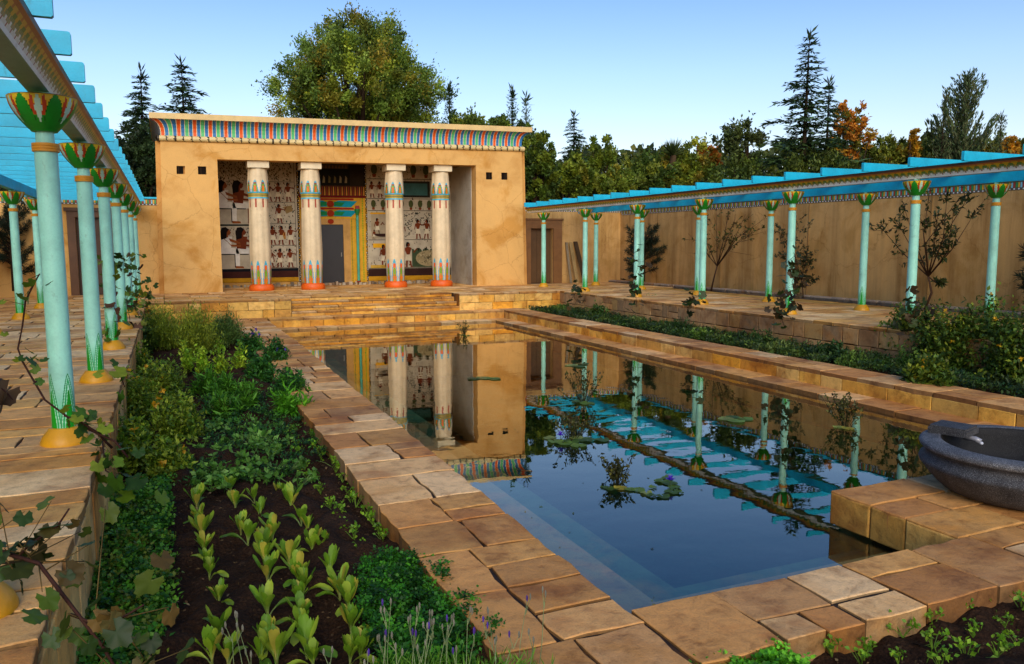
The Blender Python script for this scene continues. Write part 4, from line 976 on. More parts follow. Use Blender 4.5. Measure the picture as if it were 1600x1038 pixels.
    for u, v, hw, lab in ((1512, 120, 30, 'brushy pine with upswept branches and a tall centre shoot'), (1476, 156, 12, 'upswept pine, smaller left companion of the brushy pine'), (1565, 182, 12, 'short upswept pine right of the brushy pine')):
        Ct(lab, u, v, hw, 38, u, up=1.3, droop=0, whorls=20, start=.5, power=.6, group='upswept pines over the right wall', name='pine_tree', cols=('28341a', '344224', '40442a'), nb=5, dens=1.1)
    # the wood further back, one mass
    rg = np.random.default_rng(77); n = 52000; u = rg.uniform(-150, 1950, n)
    D = rg.uniform(46, 58, n); top = 238+10*np.sin(u/41)+8*np.sin(u/17+1)+rg.normal(0, 4, n); top = np.where(u < 1250, top+8, top-6)
    v = top+(372-top)*rg.random(n)**1.3; P = EYE+(FW+RT*((u-800)/CAM_F)[:, None]-UP*((v-519)/CAM_F)[:, None])*D[:, None]
    V, F, C = inst(QUAD, P, rdir(rg, n, .4), rdir(rg, n, .6), rg.uniform(.25, .6, n), pal(rg, ('222c0e', '2c360f', '38400f', '4a4a14'), n, .3)*1.8, .7)
    tag(npmesh('far_wood', V, F, C, M['tree']), 'dense dark wood closing the view beyond the garden', 'wood', kind='stuff')

def palm_tuft(u, v, D):
    p = atD(u, v, D); t = thing('palm', 'palm with a fan of spiky fronds poking above the rounded trees', 'palm', (p[0], p[1], -.1)); mb = MB(); B = np.array((p[0], p[1], -.1)); T = np.array((p[0], p[1], p[2]-.7))
    mb.tube([B, T], [.22, .16], 8, c('4a3a28')); mb.build('trunk', M['bark'], t, True); rg = np.random.default_rng(9); parts = []
    for i in range(26):
        a = rg.uniform(0, 2*pi); e = rg.uniform(.1, 1.4); dr = np.array((cos(a)*cos(e), sin(a)*cos(e), sin(e))); q = 8; tt = rg.uniform(.3, 1, q)
        P = np.repeat(T[None], q, 0); dd = unit(dr+rg.normal(size=(q, 3))*.13); parts.append(inst(QUAD, P, dd, rdir(rg, q, 1), .85*rg.uniform(.8, 1.1, q), pal(rg, ('3a4a1e', '4a5a26'), q), .06))
    V, F, C = join(parts); npmesh('fronds', V, F, C, M['tree'], t)
trees()

# ------------------------------------------------------------------ planting against the right wall
def sapling(label, base, tips, seed, nl, ls, cols, r0=.03, name='sapling', wid=.5, group=None, twigs=5, spread=.35, bare=.0, T=LEAF, cat='tree', mat='leaf'):
    """bare stem forking into limbs that end near tips"""
    rg = np.random.default_rng(seed); B = np.array(base, float); t = thing(name, label, cat, B, group); mb = MB(); parts = []
    fork = B+(np.mean(tips, axis=0)-B)*.35; mb.tube([B, (B+fork)/2+rg.normal(size=3)*.03, fork], [r0, r0*.8, r0*.65], 6, c('4a3628'))
    for T_ in tips:
        T_ = np.array(T_, float); mid = fork*.5+T_*.5+rg.normal(size=3)*.05*np.linalg.norm(T_-fork)+np.array((0, 0, -.05)); pts = [fork, mid, T_]
        mb.tube(pts, [r0*.55, r0*.35, r0*.12], 5, c('4a3628'))
        for k in range(twigs):
            s = rg.uniform(.25, 1); a = (fork*(1-s)**2+2*mid*s*(1-s)+T_*s*s); L_ = np.linalg.norm(T_-fork)*spread; dr = unit((T_-fork)[None])[0]+rg.normal(size=3)*.6; e = a+unit(dr[None])[0]*L_*rg.uniform(.4, 1)
            mb.tube([a, e], [r0*.2, r0*.06], 4, c('4a3628'))
            if rg.random() < bare: continue
            q = nl; s2 = rg.uniform(0, 1, q)[:, None]; P = a*(1-s2)+e*s2
            parts.append(inst(T, P, unit(rdir(rg, q)+dr*.4+np.array((0, 0, -.15))), rdir(rg, q, .8), ls*rg.uniform(.6, 1.2, q), pal(rg, cols, q, .25), wid))
    V, F, C = join(parts); npmesh('foliage', V, F, C, M[mat], t); mb.build('stem', M['bark'], t, True); return t
def tipsX(uv, x, jx=.25, seed=0):
    rg = random.Random(seed); return [atX(u, v, x+rg.uniform(-jx, jx)) for u, v in uv]
sapling('thin young tree with bare twigs and few small leaves, by the right wall', atX(1111, 455, 15.7), tipsX([(1100, 340), (1120, 325), (1140, 322), (1165, 335), (1190, 345), (1182, 360), (1075, 365), (1150, 340)], 15.7, .3, 1), 1, 9, .10, ('3a4416', '4a521c', '5c4a20'), .03, twigs=9, bare=.3)
sapling('loose climbing shrub with small grey green leaves behind a mint column, by the right wall', atX(1255, 466, 15.8), tipsX([(1225, 350), (1250, 345), (1262, 355), (1222, 395), (1268, 400), (1275, 438), (1235, 420), (1258, 400), (1228, 365)], 15.8, .2, 2), 2, 16, .085, ('3a4224', '474c2c', '38391f'), .018, twigs=9, name='climbing_shrub', cat='shrub')
sapling('young fruit tree with large drooping dark leaves on V shaped limbs, by the right wall', atX(1445, 484, 15.2), tipsX([(1370, 348), (1400, 345), (1412, 322), (1452, 300), (1480, 305), (1500, 308), (1518, 300), (1528, 325), (1490, 330), (1465, 340), (1475, 440)], 15.2, .3, 3), 3, 11, .12, ('38441c', '485222', '2c3616'), .03, twigs=8, spread=.22, wid=.42)

def pine_shrub(label, base, h, r, seed, group='dark shrubby pines by the walls'):
    rg = np.random.default_rng(seed); B = np.array(base, float); t = thing('pine_shrub', label, 'shrub', B, group); mb = MB(); parts = []
    mb.tube([B, B+np.array((0, 0, h*.5)), B+np.array((.05, 0, h))], [.05, .04, .015], 6, c('3a2c20'))
    for i in range(46):
        z = rg.uniform(.18, 1)*h; a = rg.uniform(0, 2*pi); l = r*(1.1-.55*abs(z/h-.45))*rg.uniform(.55, 1); e = B+np.array((cos(a)*l, sin(a)*l, z+.15*h*rg.uniform(0, 1))); s = B+np.array((0, 0, z*.85)); mb.tube([s, e], [.018, .007], 4, c('3a2c20'))
        q = 150; s2 = rg.uniform(.35, 1.05, q)[:, None]; P = s*(1-s2)+e*s2; parts.append(inst(QUAD, P, unit(rdir(rg, q)+unit((e-s)[None])*.9), rdir(rg, q), rg.uniform(.1, .2, q), pal(rg, ('121f10', '182818', '20301a'), q, .25), .1))
    V, F, C = join(parts); npmesh('foliage', V, F, C, M['needle'], t); mb.build('stem', M['bark'], t, True)
pine_shrub('dark bushy pine shrub in the far right corner behind two mint columns', atX(1006, 440, 15.7), 1.75, .75, 5)
pine_shrub('dark feathery pine shrub by the wall behind the left pergola columns', atY(22, 455, 26.2), 2.3, .85, 6)
pine_shrub('dark pine shrub by the right wall at the right edge of the view', atX(1640, 500, 15.5), 1.6, .6, 7)

# ------------------------------------------------------------------ garden beds
def bush(label, x, y, z, rx, ry, h, n, ls, cols, seed, T=LEAF, wid=.5, name='shrub', group=None, up=.5, flowers=0, fcol=None, stems=14, mat='leaf', shell=.35, cat='shrub', part='foliage'):
    rg = np.random.default_rng(seed); t = thing(name, label, cat, (x, y, z), group)
    ns = max(6, n//26); a = rg.uniform(0, 2*pi, ns); e = rg.uniform(.05, 1, ns)**.7; r = rg.uniform(shell, 1, ns)
    tp = np.stack([x+rx*np.cos(a)*r*np.sqrt(1-(e*.9)**2), y+ry*np.sin(a)*r*np.sqrt(1-(e*.9)**2), z+h*e*(.75+.35*rg.random(ns))], -1)
    k = rg.integers(0, ns, n); s = rg.uniform(.35, 1.05, n)[:, None]; b0 = np.array((x, y, z)); bs = b0+(tp[k]-b0)*np.array((.55, .55, 0)); P = bs*(1-s)+tp[k]*s+rg.normal(size=(n, 3))*.03*h*2
    base = pal(rg, cols, ns, .25)*1.4
    V, F, C = inst(T, P, unit(rdir(rg, n)+np.array((0, 0, up))), unit(rdir(rg, n)*.6+np.array((0, 0, 1))), ls*rg.uniform(.55, 1.2, n), base[k]*rg.uniform(.75, 1.3, (n, 1)), wid)
    npmesh(part, V, F, C, M[mat], t)
    mb = MB()
    for i in range(min(stems, ns)): mb.tube([b0+(tp[i]-b0)*np.array((.4, .4, 0)), (b0+(tp[i]-b0)*np.array((.6, .6, .5))), tp[i]], [.008, .006, .003], 4, c('4c4a22'))
    mb.build('stems', M['bark'], t, True)
    if flowers:
        i = rg.integers(0, ns, flowers); mb = MB(); 
        q = 5; P = np.repeat(tp[i]+rg.normal(size=(flowers, 3))*.02+np.array((0, 0, .03)), q, 0); V, F, C = inst(LEAF, P, rdir(rg, len(P), .2), rdir(rg, len(P), 1), .05, np.tile(c(fcol), (len(P), 1)), .7); npmesh('flowers', V, F, C, M['leaf'], t)
    return t

def patch(name, label, cat, poly_fn, n, z, h, ls, cols, seed, T=LEAF, wid=.5, up=.6, clump=.05, nc=400, mat='leaf', lift=.0):
    """ground cover: one object for what nobody could count"""
    rg = np.random.default_rng(seed); cx = np.array([poly_fn(rg) for _ in range(nc)]); ch = h*rg.uniform(.55, 1.1, nc)
    k = rg.integers(0, nc, n); off = rg.normal(size=(n, 3))*clump; P = np.stack([cx[k, 0]+off[:, 0], cx[k, 1]+off[:, 1], z+lift+ch[k]*rg.uniform(.25, 1, n)**.6], -1); base = pal(rg, cols, nc, .3)*1.35
    V, F, C = inst(T, P, unit(rdir(rg, n)*np.array((1, 1, .5))+np.array((0, 0, up))), unit(rdir(rg, n)*.5+np.array((0, 0, 1))), ls*rg.uniform(.6, 1.25, n), base[k]*rg.uniform(.75, 1.25, (n, 1)), wid)
    return tag(npmesh(name, V, F, C, M[mat]), label, cat, kind='stuff')

# romaine lettuces
LT = ('86a428', '6f9420', '98ac30', '5f861c')
def make_lettuce(seed):
    rg = np.random.default_rng(seed); t = thing('lettuce', 'lettuce', 'lettuce', (0, 0, 0), 'young lettuces in rows on the dark soil')
    for i in range(rg.integers(7, 12)):
        a = 2*pi*i/8+rg.uniform(-.4, .4); L_ = rg.uniform(.15, .23); w = L_*rg.uniform(.105, .15); lean = rg.uniform(.08, .42) if i > 0 else 1.1
        V, F = [], []; nx, ny = 9, 4; col = np.array(c(LT[rg.integers(0, 4)]))*rg.uniform(.85, 1.15)
        if rg.random() < .16: col = np.array(c('b8ac3c'))
        d = np.array((cos(a), sin(a))); s_ = np.array((-sin(a), cos(a)))
        for j in range(nx+1):
            q = j/nx; th = lean*(.55+.9*q); r = L_*q*sin(th)*.95; z = L_*q*cos(th*.8); ww = w*(.22+.2*q if q < .35 else .29+.85*sin((q-.35)/.65*pi*.78)*1.0) if q < .97 else w*.35
            for k in range(ny+1):
                e = k/ny*2-1; V.append((d[0]*r+s_[0]*ww*e, d[1]*r+s_[1]*ww*e, z+.012*abs(e)**1.5*(1 if q > .2 else 0)+(.008*sin(9*q+3*e+i) if abs(e) > .6 else 0)))
        for j in range(nx):
            for k in range(ny): F.append((j*(ny+1)+k, j*(ny+1)+k+1, (j+1)*(ny+1)+k+1, (j+1)*(ny+1)+k))
        C = np.array([mixc(c('c4c88c'), col, min(1, .25+1.6*(f//ny)/nx)) if f % ny in (1, 2) and f//ny < 6 else mixc(c('b0b870'), col, min(1, .5+1.5*(f//ny)/nx)) for f in range(len(F))])
        npmesh('leaf', V, F, C, M['leaf'], t, smooth=True)
    return t
LROWS = (('first row from the left wall', [(165,200),(178,285),(195,365),(208,440),(232,520),(235,580),(285,725),(290,915),(250,1040),(335,1050)]),
         ('second row', [(350,110),(375,195),(405,335),(445,392),(480,165),(510,250),(578,368),(525,455),(535,500),(550,600),(550,785),(545,985),(600,1050),(515,1045)]),
         ('third row', [(620,150),(680,205),(670,515),(720,610),(745,670),(720,730),(735,835),(730,900),(765,1010),(800,1060)]),
         ('row nearest the pool coping', [(735,290),(770,330),(795,445),(835,440),(890,575),(945,690),(990,760),(1005,885),(1060,1040),(1000,1045)]))
ORD = ('farthest', 'second', 'third', 'fourth', 'fifth', 'sixth', 'seventh', 'eighth', 'ninth', 'tenth', 'eleventh', 'twelfth', 'thirteenth', 'fourteenth')
protos = [make_lettuce(40+i) for i in range(5)]; used = set()
for rn, pts in LROWS:
    pts = sorted(pts, key=lambda p: p[1])
    for i, (a, b) in enumerate(pts):
        p = atZ(260+a/3.482, 740+b/3.482, SZ+.01); j = rs.randrange(5)
        if j in used: o = copy_tree(protos[j])
        else: o = protos[j]; used.add(j)
        o.location = tuple(p); o.rotation_euler = (0, 0, rs.uniform(0, 6.28)); s = rs.uniform(.74, 1.02); o.scale = (s, s, s)
        o['label'] = 'bright green lettuce, %s in the lettuce %s' % (ORD[i]+(' plant' if i else ' plant'), rn)
for j in range(5):
    if j not in used: 
        for k in kids(protos[j]): bpy.data.objects.remove(k)
        bpy.data.objects.remove(protos[j])

# seedlings
def make_seedling(seed, h=.09, cols=('6f9a1c', '84a828', '5a8818')):
    rg = np.random.default_rng(seed); t = thing('seedling', 'seedling', 'seedling', (0, 0, 0)); n = 34; k = rg.integers(0, 6, n)
    tips = np.stack([rg.normal(0, h*.42, 6), rg.normal(0, h*.42, 6), h*rg.uniform(.6, 1.05, 6)], -1)
    P = tips[k]+rg.normal(size=(n, 3))*h*.13; V, F, C = inst(LEAF, P, rdir(rg, n, .4), rdir(rg, n, 1.5), h*.33*rg.uniform(.7, 1.2, n), pal(rg, cols, n, .2), .7)
    mb = MB(); 
    for q in tips: mb.tube([(0, 0, 0), q*.6+np.array((0, 0, .01)), q], [.003, .002, .002], 4, c('6a8a2c'))
    npmesh('foliage', V, F, C, M['leaf'], t); mb.build('stems', M['leaf'], t); return t
sp = [make_seedling(60+i) for i in range(4)]
front = [(910,790),(800,830),(670,890),(550,930),(405,990),(260,1010),(530,1040),(670,985),(835,930),(965,890),(1035,830),(380,1045),(700,1060),(805,1040),(930,1010),(1010,960)]
mid = [(120,200),(165,270),(180,320),(160,120),(205,195),(215,240),(240,275),(285,310),(215,370),(240,410),(295,330),(320,365),(340,405),(350,440),(370,458),(275,470),(295,485),(310,515),(320,548),(410,495),(435,525),(455,560),(470,590),(365,580),(385,612),(130,180),(150,235),(185,350),(232,262)]
allp = sorted([(atZ(1200+a/2.6075, 640+b/2.6075, -.63), 0) for a, b in front], key=lambda q: (-q[0][1], q[0][0]))+sorted([(atZ(400+a/2.37, 600+b/2.37, SZ+.01), 1) for a, b in mid], key=lambda q: -q[0][1])
for i, (p, w_) in enumerate(allp):
    o = sp[i] if i < 4 else copy_tree(sp[i % 4])
    o.location = tuple(p); o.rotation_euler = (0, 0, rs.uniform(0, 6.28)); s = rs.uniform(.8, 1.25)*(1 if w_ == 0 else .95); o.scale = (s, s, s)
    if w_ == 0: o['label'] = 'tiny fresh green seedling on dark soil below the near pool corner'; o['group'] = 'seedlings in front of the near coping'
    else: o['label'] = 'tiny bright seedling in the sparse row between lettuces and pool coping'; o['group'] = 'seedlings between lettuces and coping'

G_PARS = ('245410', '306814', '1c420c', '447e18')
def area(uvs, z):
    q = np.array([atZ(u, v, z)[:2] for u, v in uvs]); 
    def inside(p):
        r_ = False; j = len(q)-1
        for i in range(len(q)):
            if (q[i][1] > p[1]) != (q[j][1] > p[1]) and p[0] < (q[j][0]-q[i][0])*(p[1]-q[i][1])/(q[j][1]-q[i][1])+q[i][0]: r_ = not r_
            j = i
        return r_
    lo, hi = q.min(0), q.max(0)
    def f(rg):
        while True:
            p = rg.uniform(lo, hi)
            if inside(p): return p
    return f
# curly parsley beside the coping
patch('parsley_patch', 'thick dark green curly parsley beside the near left coping', 'parsley', area([(560, 905), (600, 895), (668, 895), (740, 975), (790, 1045), (620, 1100), (560, 1000)], SZ), 19000, SZ, .19, .022, G_PARS, 71, wid=.9, clump=.024, nc=300)
patch('parsley_patch', 'parsley tufts at the bottom edge below the near coping corner', 'parsley', area([(1090, 1062), (1200, 1025), (1265, 1062), (1240, 1100), (1080, 1100)], -.64), 4200, -.64, .13, .026, ('3c7a14', '4c8a18', '609a24'), 72, wid=.9, clump=.022, nc=80)
patch('celery_patch', 'low bright green leafy ground cover along the left retaining wall', 'ground cover', area([(150, 790), (262, 760), (262, 860), (270, 960), (230, 1080), (110, 1080), (130, 900)], SZ), 17000, SZ, .16, .032, ('2c5c14', '3c6e18', '224a10', '568220', '5c6a20'), 73, wid=.8, clump=.03, nc=420)
for i, (u, v, lab) in enumerate(((405, 1130, 'lavender clump with thin pale stems, left one at the bottom edge'), (640, 1120, 'big lavender clump with many tall pale stems at the bottom edge'), (775, 1115, 'lavender clump with purple tips beside the coping at the bottom edge'))):
    p = atZ(u, v, SZ); rg = np.random.default_rng(80+i); t = thing('lavender', lab, 'lavender', p, 'lavender at the bottom edge'); r = (.1, .26, .16)[i]; n = (600, 3400, 1400)[i]
    P = np.stack([p[0]+rg.normal(0, r*.6, n), p[1]+rg.normal(0, r*.35, n), p[2]+rg.uniform(.02, .2, n)], -1); V, F, C = inst(QUAD, P, rdir(rg, n, 1.6), rdir(rg, n), rg.uniform(.04, .08, n), pal(rg, ('5a8a20', '6f9a30', '48741c'), n, .2), .1); npmesh('foliage', V, F, C, M['leaf'], t)
    mb = MB(); fl = MB()
    for k in range((4, 22, 8)[i]):
        b_ = p+np.array((rg.normal(0, r*.7), rg.normal(0, r*.3), .08)); h = rg.uniform(.2, .42); T_ = b_+np.array((rg.normal(0, .05), rg.normal(0, .04), h)); mb.tube([b_, (b_+T_)/2+rg.normal(size=3)*.006, T_], [.0022, .002, .0016], 4, c('8a9a6a'))
        for _ in range(2): T2 = T_+np.array((rg.normal(0, .018), rg.normal(0, .012), rg.uniform(.03, .06))); mb.tube([T_-np.array((0, 0, .03)), T2], [.002, .0015], 4, c('8a9a6a')); fl.tube([T2-np.array((0, 0, .012)), T2, T2+np.array((0, 0, .012)), T2+np.array((0, 0, .022))], [.002, .005, .005, .002], 5, c('5a3a9a') if rg.random() < (.1, .12, .45)[i] else c('8c8a78'))
    mb.build('stems', M['leaf'], t); fl.build('flowers', M['leaf'], t)

BB = ('4f6a14', '66781c', '7c8a24', '3f5a12')
def Bz(lab, u, v, z, rx, ry, h, n, ls, cols, seed, **k): p = atZ(u, v, z); return bush(lab, p[0], p[1], z, rx, ry, h, n, ls, cols, seed, **k)
Bz('feathery yellow green dill bush at the far left end of the bed', 258, 546, SZ, .5, .9, .9, 9000, .09, ('6a7a1c', '7f8a22', '4f6416'), 90, T=QUAD, wid=.16, name='herb_bush', up=.9, cat='herb')
Bz('feathery dill bush at the far middle of the bed', 308, 550, SZ, .5, .9, .95, 9000, .09, ('74821e', '8a9226', '56681a'), 91, T=QUAD, wid=.16, name='herb_bush', up=.9, cat='herb')
Bz('feathery grey green herb bush at the far end against the coping', 352, 540, SZ, .42, .9, .75, 7000, .08, ('4a6424', '3c5420', '5a7030'), 92, T=QUAD, wid=.2, name='herb_bush', up=.9, cat='herb')
Bz('dark shrub in the far left corner of the bed beside the retaining wall', 232, 548, SZ, .35, 1.1, .7, 4200, .08, ('2a4412', '3a5216', '4c5c1a'), 93)
for i, (u, v, lab) in enumerate(((293, 585, 'leftmost'), (318, 587, 'second from the left'), (346, 588, 'third from the left'), (374, 584, 'rightmost'))):
    Bz('upright bright yellow green herb, %s of four in a row' % lab, u, v, SZ, .11, .14, .55, 420, .085, ('7c9a22', '94a82c', '668c1e'), 94+i, name='herb_plant', group='four upright herbs in a row', up=.9, wid=.45, stems=4, cat='herb')
DG = ('28521a', '356422', '1f4216', '3f7020')
dg = [(395, 560, .3, .5, 'dark leafy plant with violet flowers beside the far coping', 6), (432, 575, .28, .5, 'dark leafy plant spilling on to the far coping', 4), (410, 600, .3, .45, 'dark green leafy plant left of the coping, behind the long leaved ones', 0), (455, 625, .3, .42, 'dark green plant just before the bright overhanging one', 0)]
for i, (u, v, r, h, lab, fl) in enumerate(dg): Bz(lab, u, v, SZ, r, r*1.6, h, 2300, .075, DG, 110+i, name='leafy_plant', flowers=fl, fcol='4a2fa0', group='dark leafy plants beside the coping', cat='plant')
Bz('bright green plant with long leaves overhanging the coping edge', 462, 652, SZ, .28, .26, .36, 520, .17, ('4f8a1c', '66a028', '3f7416'), 120, name='leafy_plant', wid=.22, up=.5, cat='plant')
for i, (u, v, lab) in enumerate(((322, 618, 'left'), (352, 622, 'middle'), (385, 640, 'right'), (345, 655, 'nearest'))):
    Bz('bushy plant with long pointed mid green leaves, %s one in the middle of the bed' % lab, u, v, SZ, .24, .32, .34, 620, .13, ('3c6a18', '4f8020', '2f5814'), 122+i, name='leafy_plant', wid=.24, up=.6, group='long leaved plants in the bed', cat='plant')
for i, (u, v, r, h, lab) in enumerate(((215, 600, .3, .62, 'tangled yellow green shrub, farthest along the left retaining wall'), (255, 625, .38, .6, 'yellow green shrub with ochre leaves, second along the retaining wall'), (215, 665, .3, .62, 'sprawling olive shrub beside the wall near the second mint column'), (275, 690, .34, .55, 'sprawling yellow green shrub in the middle of the bed, with orange leaves'), (205, 735, .24, .5, 'low tangled shrub at the near end of the yellow green thicket'), (265, 745, .22, .34, 'small olive shrub just behind the first row of lettuces'))):
    Bz(lab, u, v, SZ, r, r*1.9, h, 3600, .06, BB, 130+i, flowers=6, fcol='c89a1c', group='yellow green shrubs along the left wall')
# bean-like seedlings with blue green leaves
def make_bean(seed):
    rg = np.random.default_rng(seed); t = thing('bean_plant', 'bean', 'bean plant', (0, 0, 0)); n = 70; k = rg.integers(0, 7, n); tips = np.stack([rg.normal(0, .10, 7), rg.normal(0, .10, 7), rg.uniform(.05, .15, 7)], -1)
    P = tips[k]*rg.uniform(.6, 1.05, (n, 1)); V, F, C = inst(LEAF, P, rdir(rg, n, .2), rdir(rg, n, 1.6), rg.uniform(.045, .075, n), pal(rg, ('5c8a34', '74a044', '4a7828'), n, .2), .62); mb = MB()
    for q in tips: mb.tube([(0, 0, 0), q*.6+np.array((0, 0, .02)), q], [.005, .004, .003], 4, c('5a7a34'))
    npmesh('foliage', V, F, C, M['leaf'], t); mb.build('stems', M['leaf'], t); return t
bp_ = [make_bean(150+i) for i in range(3)]
bpos = [(330,672),(352,665),(318,700),(340,705),(310,728),(335,730),(372,690),(400,690),(392,715),(420,712),(385,738),(415,740),(445,735),(360,745),(300,745),(330,758),(398,668),(430,690),(466,755)]
for i, (u, v) in enumerate(bpos):
    o = bp_[i] if i < 3 else copy_tree(bp_[i % 3]); o.location = tuple(atZ(u, v+10, SZ+.01)); o.rotation_euler = (0, 0, rs.uniform(0, 6.28)); s = rs.uniform(.85, 1.2); o.scale = (s, s, s)
    o['label'] = 'small blue green bean plant in the bed between lettuces and shrubs'; o['group'] = 'bean plants in the middle of the bed'

patch('weeds', 'low dark green weeds and young greens between the herbs and the lettuces', 'weeds', area([(330, 610), (478, 600), (500, 660), (520, 720), (440, 765), (300, 770), (262, 740), (300, 680)], SZ), 9000, SZ, .11, .045, ('23481a', '2f5a1e', '1c3c16', '44701f'), 161, wid=.4, clump=.045, nc=300)
# right bed
patch('ground_cover', 'low green creeping plants filling the bed along the right retaining wall', 'ground cover', lambda rg: (rg.uniform(10.15, 11.5), rg.uniform(5, 22.3)), 30000, -.64, .22, .07, ('2a4216', '385018', '22381a', '4c5c20', '3a4a2a'), 160, wid=.45, clump=.06, nc=800)
for i in range(11):
    yy = (21.3, 19.4, 17.2, 15.6, 14.1, 12.7, 11.6, 10.7, 9.9, 9.2, 8.6)[i]; xx = (10.8, 11.1, 10.9, 11.2, 10.6, 11.1, 10.5, 11.0, 10.6, 11.15, 10.7)[i]
    bush(('grassy', 'broad leaved', 'pale green', 'dark')[i % 4]+' low plant in the right bed, %s from the far end' % ORD[i].replace('farthest', 'first'), xx, yy, -.64, .3, .45, (.3, .42, .26, .36)[i % 4], 900, (.1, .08, .07)[i % 3], (('4a6422', '5a7228'), ('2f4a1a', '3c5a20'), ('66743a', '55682c'), ('26401c', '304c20'))[i % 4], 400+i, wid=(.2, .6, .35)[i % 3], name='bed_plant', group='low plants in the right bed', stems=5, cat='plant')
for i, (u, v, r, h, lab, cl) in enumerate(((905, 488, .5, .35, 'dark spreading shrub at the far end of the right bed', ('2a4416', '35501a')), (955, 492, .5, .42, 'mid green grassy clump in the right bed under the second column', ('3c5c1c', '4a6c22')),
      (1012, 497, .45, .6, 'wispy pale green bush in front of the pair of columns', ('6a7c2c', '7a8a34')), (975, 495, .35, .45, 'small grey green bush left of the wispy pale bush', ('4a5c2c', '55683a')))):
    Bz(lab, u, v, -.64, r, r, h, 2600, .08, cl, 170+i, T=QUAD, wid=.2, up=1.0, name='herb_bush', group='wispy bushes at the far end of the right bed')
for i, (u, v, r, h, lab) in enumerate(((1415, 570, .42, .85, 'dark thorny shrub with red tips, leftmost of the big shrubs in the right bed'), (1475, 585, .5, .9, 'leafy shrub with yellow flowers in the right bed before the mint column'), (1530, 590, .5, 1.0, 'tall dark shrub with upright shoots in the right bed'),
        (1590, 605, .5, .95, 'dense dark shrub at the right edge of the right bed'), (1450, 612, .3, .4, 'low dark shrub next to the right coping'), (1640, 600, .5, 1.0, 'dark shrub cut off by the right edge of the view'))):
    Bz(lab, u, v, -.64, r*1.12, r*1.4, h*1.22, 6000, .08, ('2c4212', '3a5018', '4c621c', '6a7420'), 180+i, wid=.6, flowers=7, fcol='d0a41c', group='big shrubs in the right bed', stems=30)

rg = np.random.default_rng(300); n = 5200
xy = np.stack([rg.uniform(-.4, 1.35, n), rg.uniform(2.6, 12, n)], -1); xy2 = np.stack([rg.uniform(1.5, 6, 1500), rg.uniform(1.8, 2.85, 1500)], -1); xy = np.concatenate([xy, xy2]); n = len(xy)
P = np.concatenate([xy, np.where(np.arange(n)[:, None] < 5200, SZ, -.64)+.015+rg.uniform(-.01, .02, (n, 1))], -1)
V, F, C = inst(LEAF, P, unit(rdir(rg, n)*np.array((1, 1, .35))), unit(rdir(rg, n)*.6+np.array((0, 0, 1))), rg.uniform(.008, .035, n)*np.where(rg.random(n) < .05, 2.2, 1), pal(rg, ('3a2a1c', '54402a', '6e5636', '2c2016', '8a7450'), n, .3, (.35, .3, .15, .15, .05)), .55)
tag(npmesh('soil_litter', V, F, C, M['bark']), 'crumbs of soil, twigs and dry leaf litter on the garden beds', 'litter', kind='stuff')
# climbing vines on the columns
def vine(label, path, seed, n, ls, cols=('5c7a1c', '3f6418', '7a8c24', '2c4c14'), r=.09, rad=.006, T=LOBED, group='vines at the columns', *_):
    rg = np.random.default_rng(seed); path = [np.array(p, float) for p in path]; t = thing('grape_vine', label, 'vine', path[0], group); mb = MB()
    mb.tube(path, [rad*(1-.5*i/len(path)) for i in range(len(path))], 6, c('3c2620'))
    s = rg.uniform(0, len(path)-1.001, n); i = s.astype(int); f = (s-i)[:, None]; A = np.array(path); P0 = A[i]*(1-f)+A[i+1]*f; P = P0+rg.normal(size=(n, 3))*r
    for a, b in zip(P0[::2], P[::2]): mb.tube([a, b], [.0025, .0015], 4, c('5a4a28'))
    view = unit((EYE-P)); V, F, C = inst(T, P, unit(rdir(rg, n)*np.array((1, 1, .6))+np.array((0, 0, -.5))), unit(rdir(rg, n)*.9+np.array((0, -.3, .8))), ls*rg.uniform(.55, 1.2, n), pal(rg, cols, n, .2), 1.0)
    npmesh('foliage', V, F, C, M['leaf'], t, smooth=True); mb.build('stem', M['bark'], t, True); return t
D1 = 5.6
vine('vine climbing at the nearest mint column, stem sweeping down to the left', [atD(200, 715, 5.6), atD(180, 690, D1), atD(140, 672, D1), atD(110, 655, D1), atD(70, 625, D1), atD(35, 565, D1), atD(28, 545, D1), atD(35, 510, D1), atD(40, 470, 5.5), atD(55, 440, 5.4), atD(62, 428, 5.4)], 201, 24, .08, r=.05, rad=.009)
vine('leafy vine shoots curling round the yellow foot of the nearest column', [atD(175, 700, 5.7), atD(150, 675, 5.6), atD(120, 655, 5.5), atD(100, 650, 5.5)], 202, 20, .085, r=.05, rad=.01)
vine('vine hanging over the walkway edge below the nearest column', [atD(160, 690, 5.5), atD(165, 735, 5.3), atD(185, 750, 5.2), atD(205, 765, 5.2)], 203, 14, .11, r=.07)
vine('small vine sprig on the walkway edge beside the second column', [atD(195, 605, 8), atD(185, 580, 8), atD(178, 565, 8)], 204, 5, .14, r=.06)
for k, (u0, v0, u1, v1, D, lab, n) in enumerate(((180, 535, 168, 400, 11.5, 'vine winding up the third column of the left pergola', 30), (200, 520, 205, 400, 14.3, 'bushy vine on the fourth column of the left pergola', 50), (215, 500, 212, 440, 17, 'vine covering the foot of the fifth column of the left pergola', 40), (228, 480, 222, 448, 19, 'yellowing vine at the sixth column of the left pergola', 34))):
    a, b = atD(u0, v0, D), atD(u1, v1, D); pth = [a+(b-a)*q+np.array((.05*sin(9*q+k), 0, 0)) for q in np.linspace(0, 1, 6)]; vine(lab, pth, 210+k, n, .13, r=.09+.02*k, cols=('4f6a1c', '38541a', '6e7c20', '5a3a24') if k < 3 else ('b8861c', '4f6a1c', '38541a'))
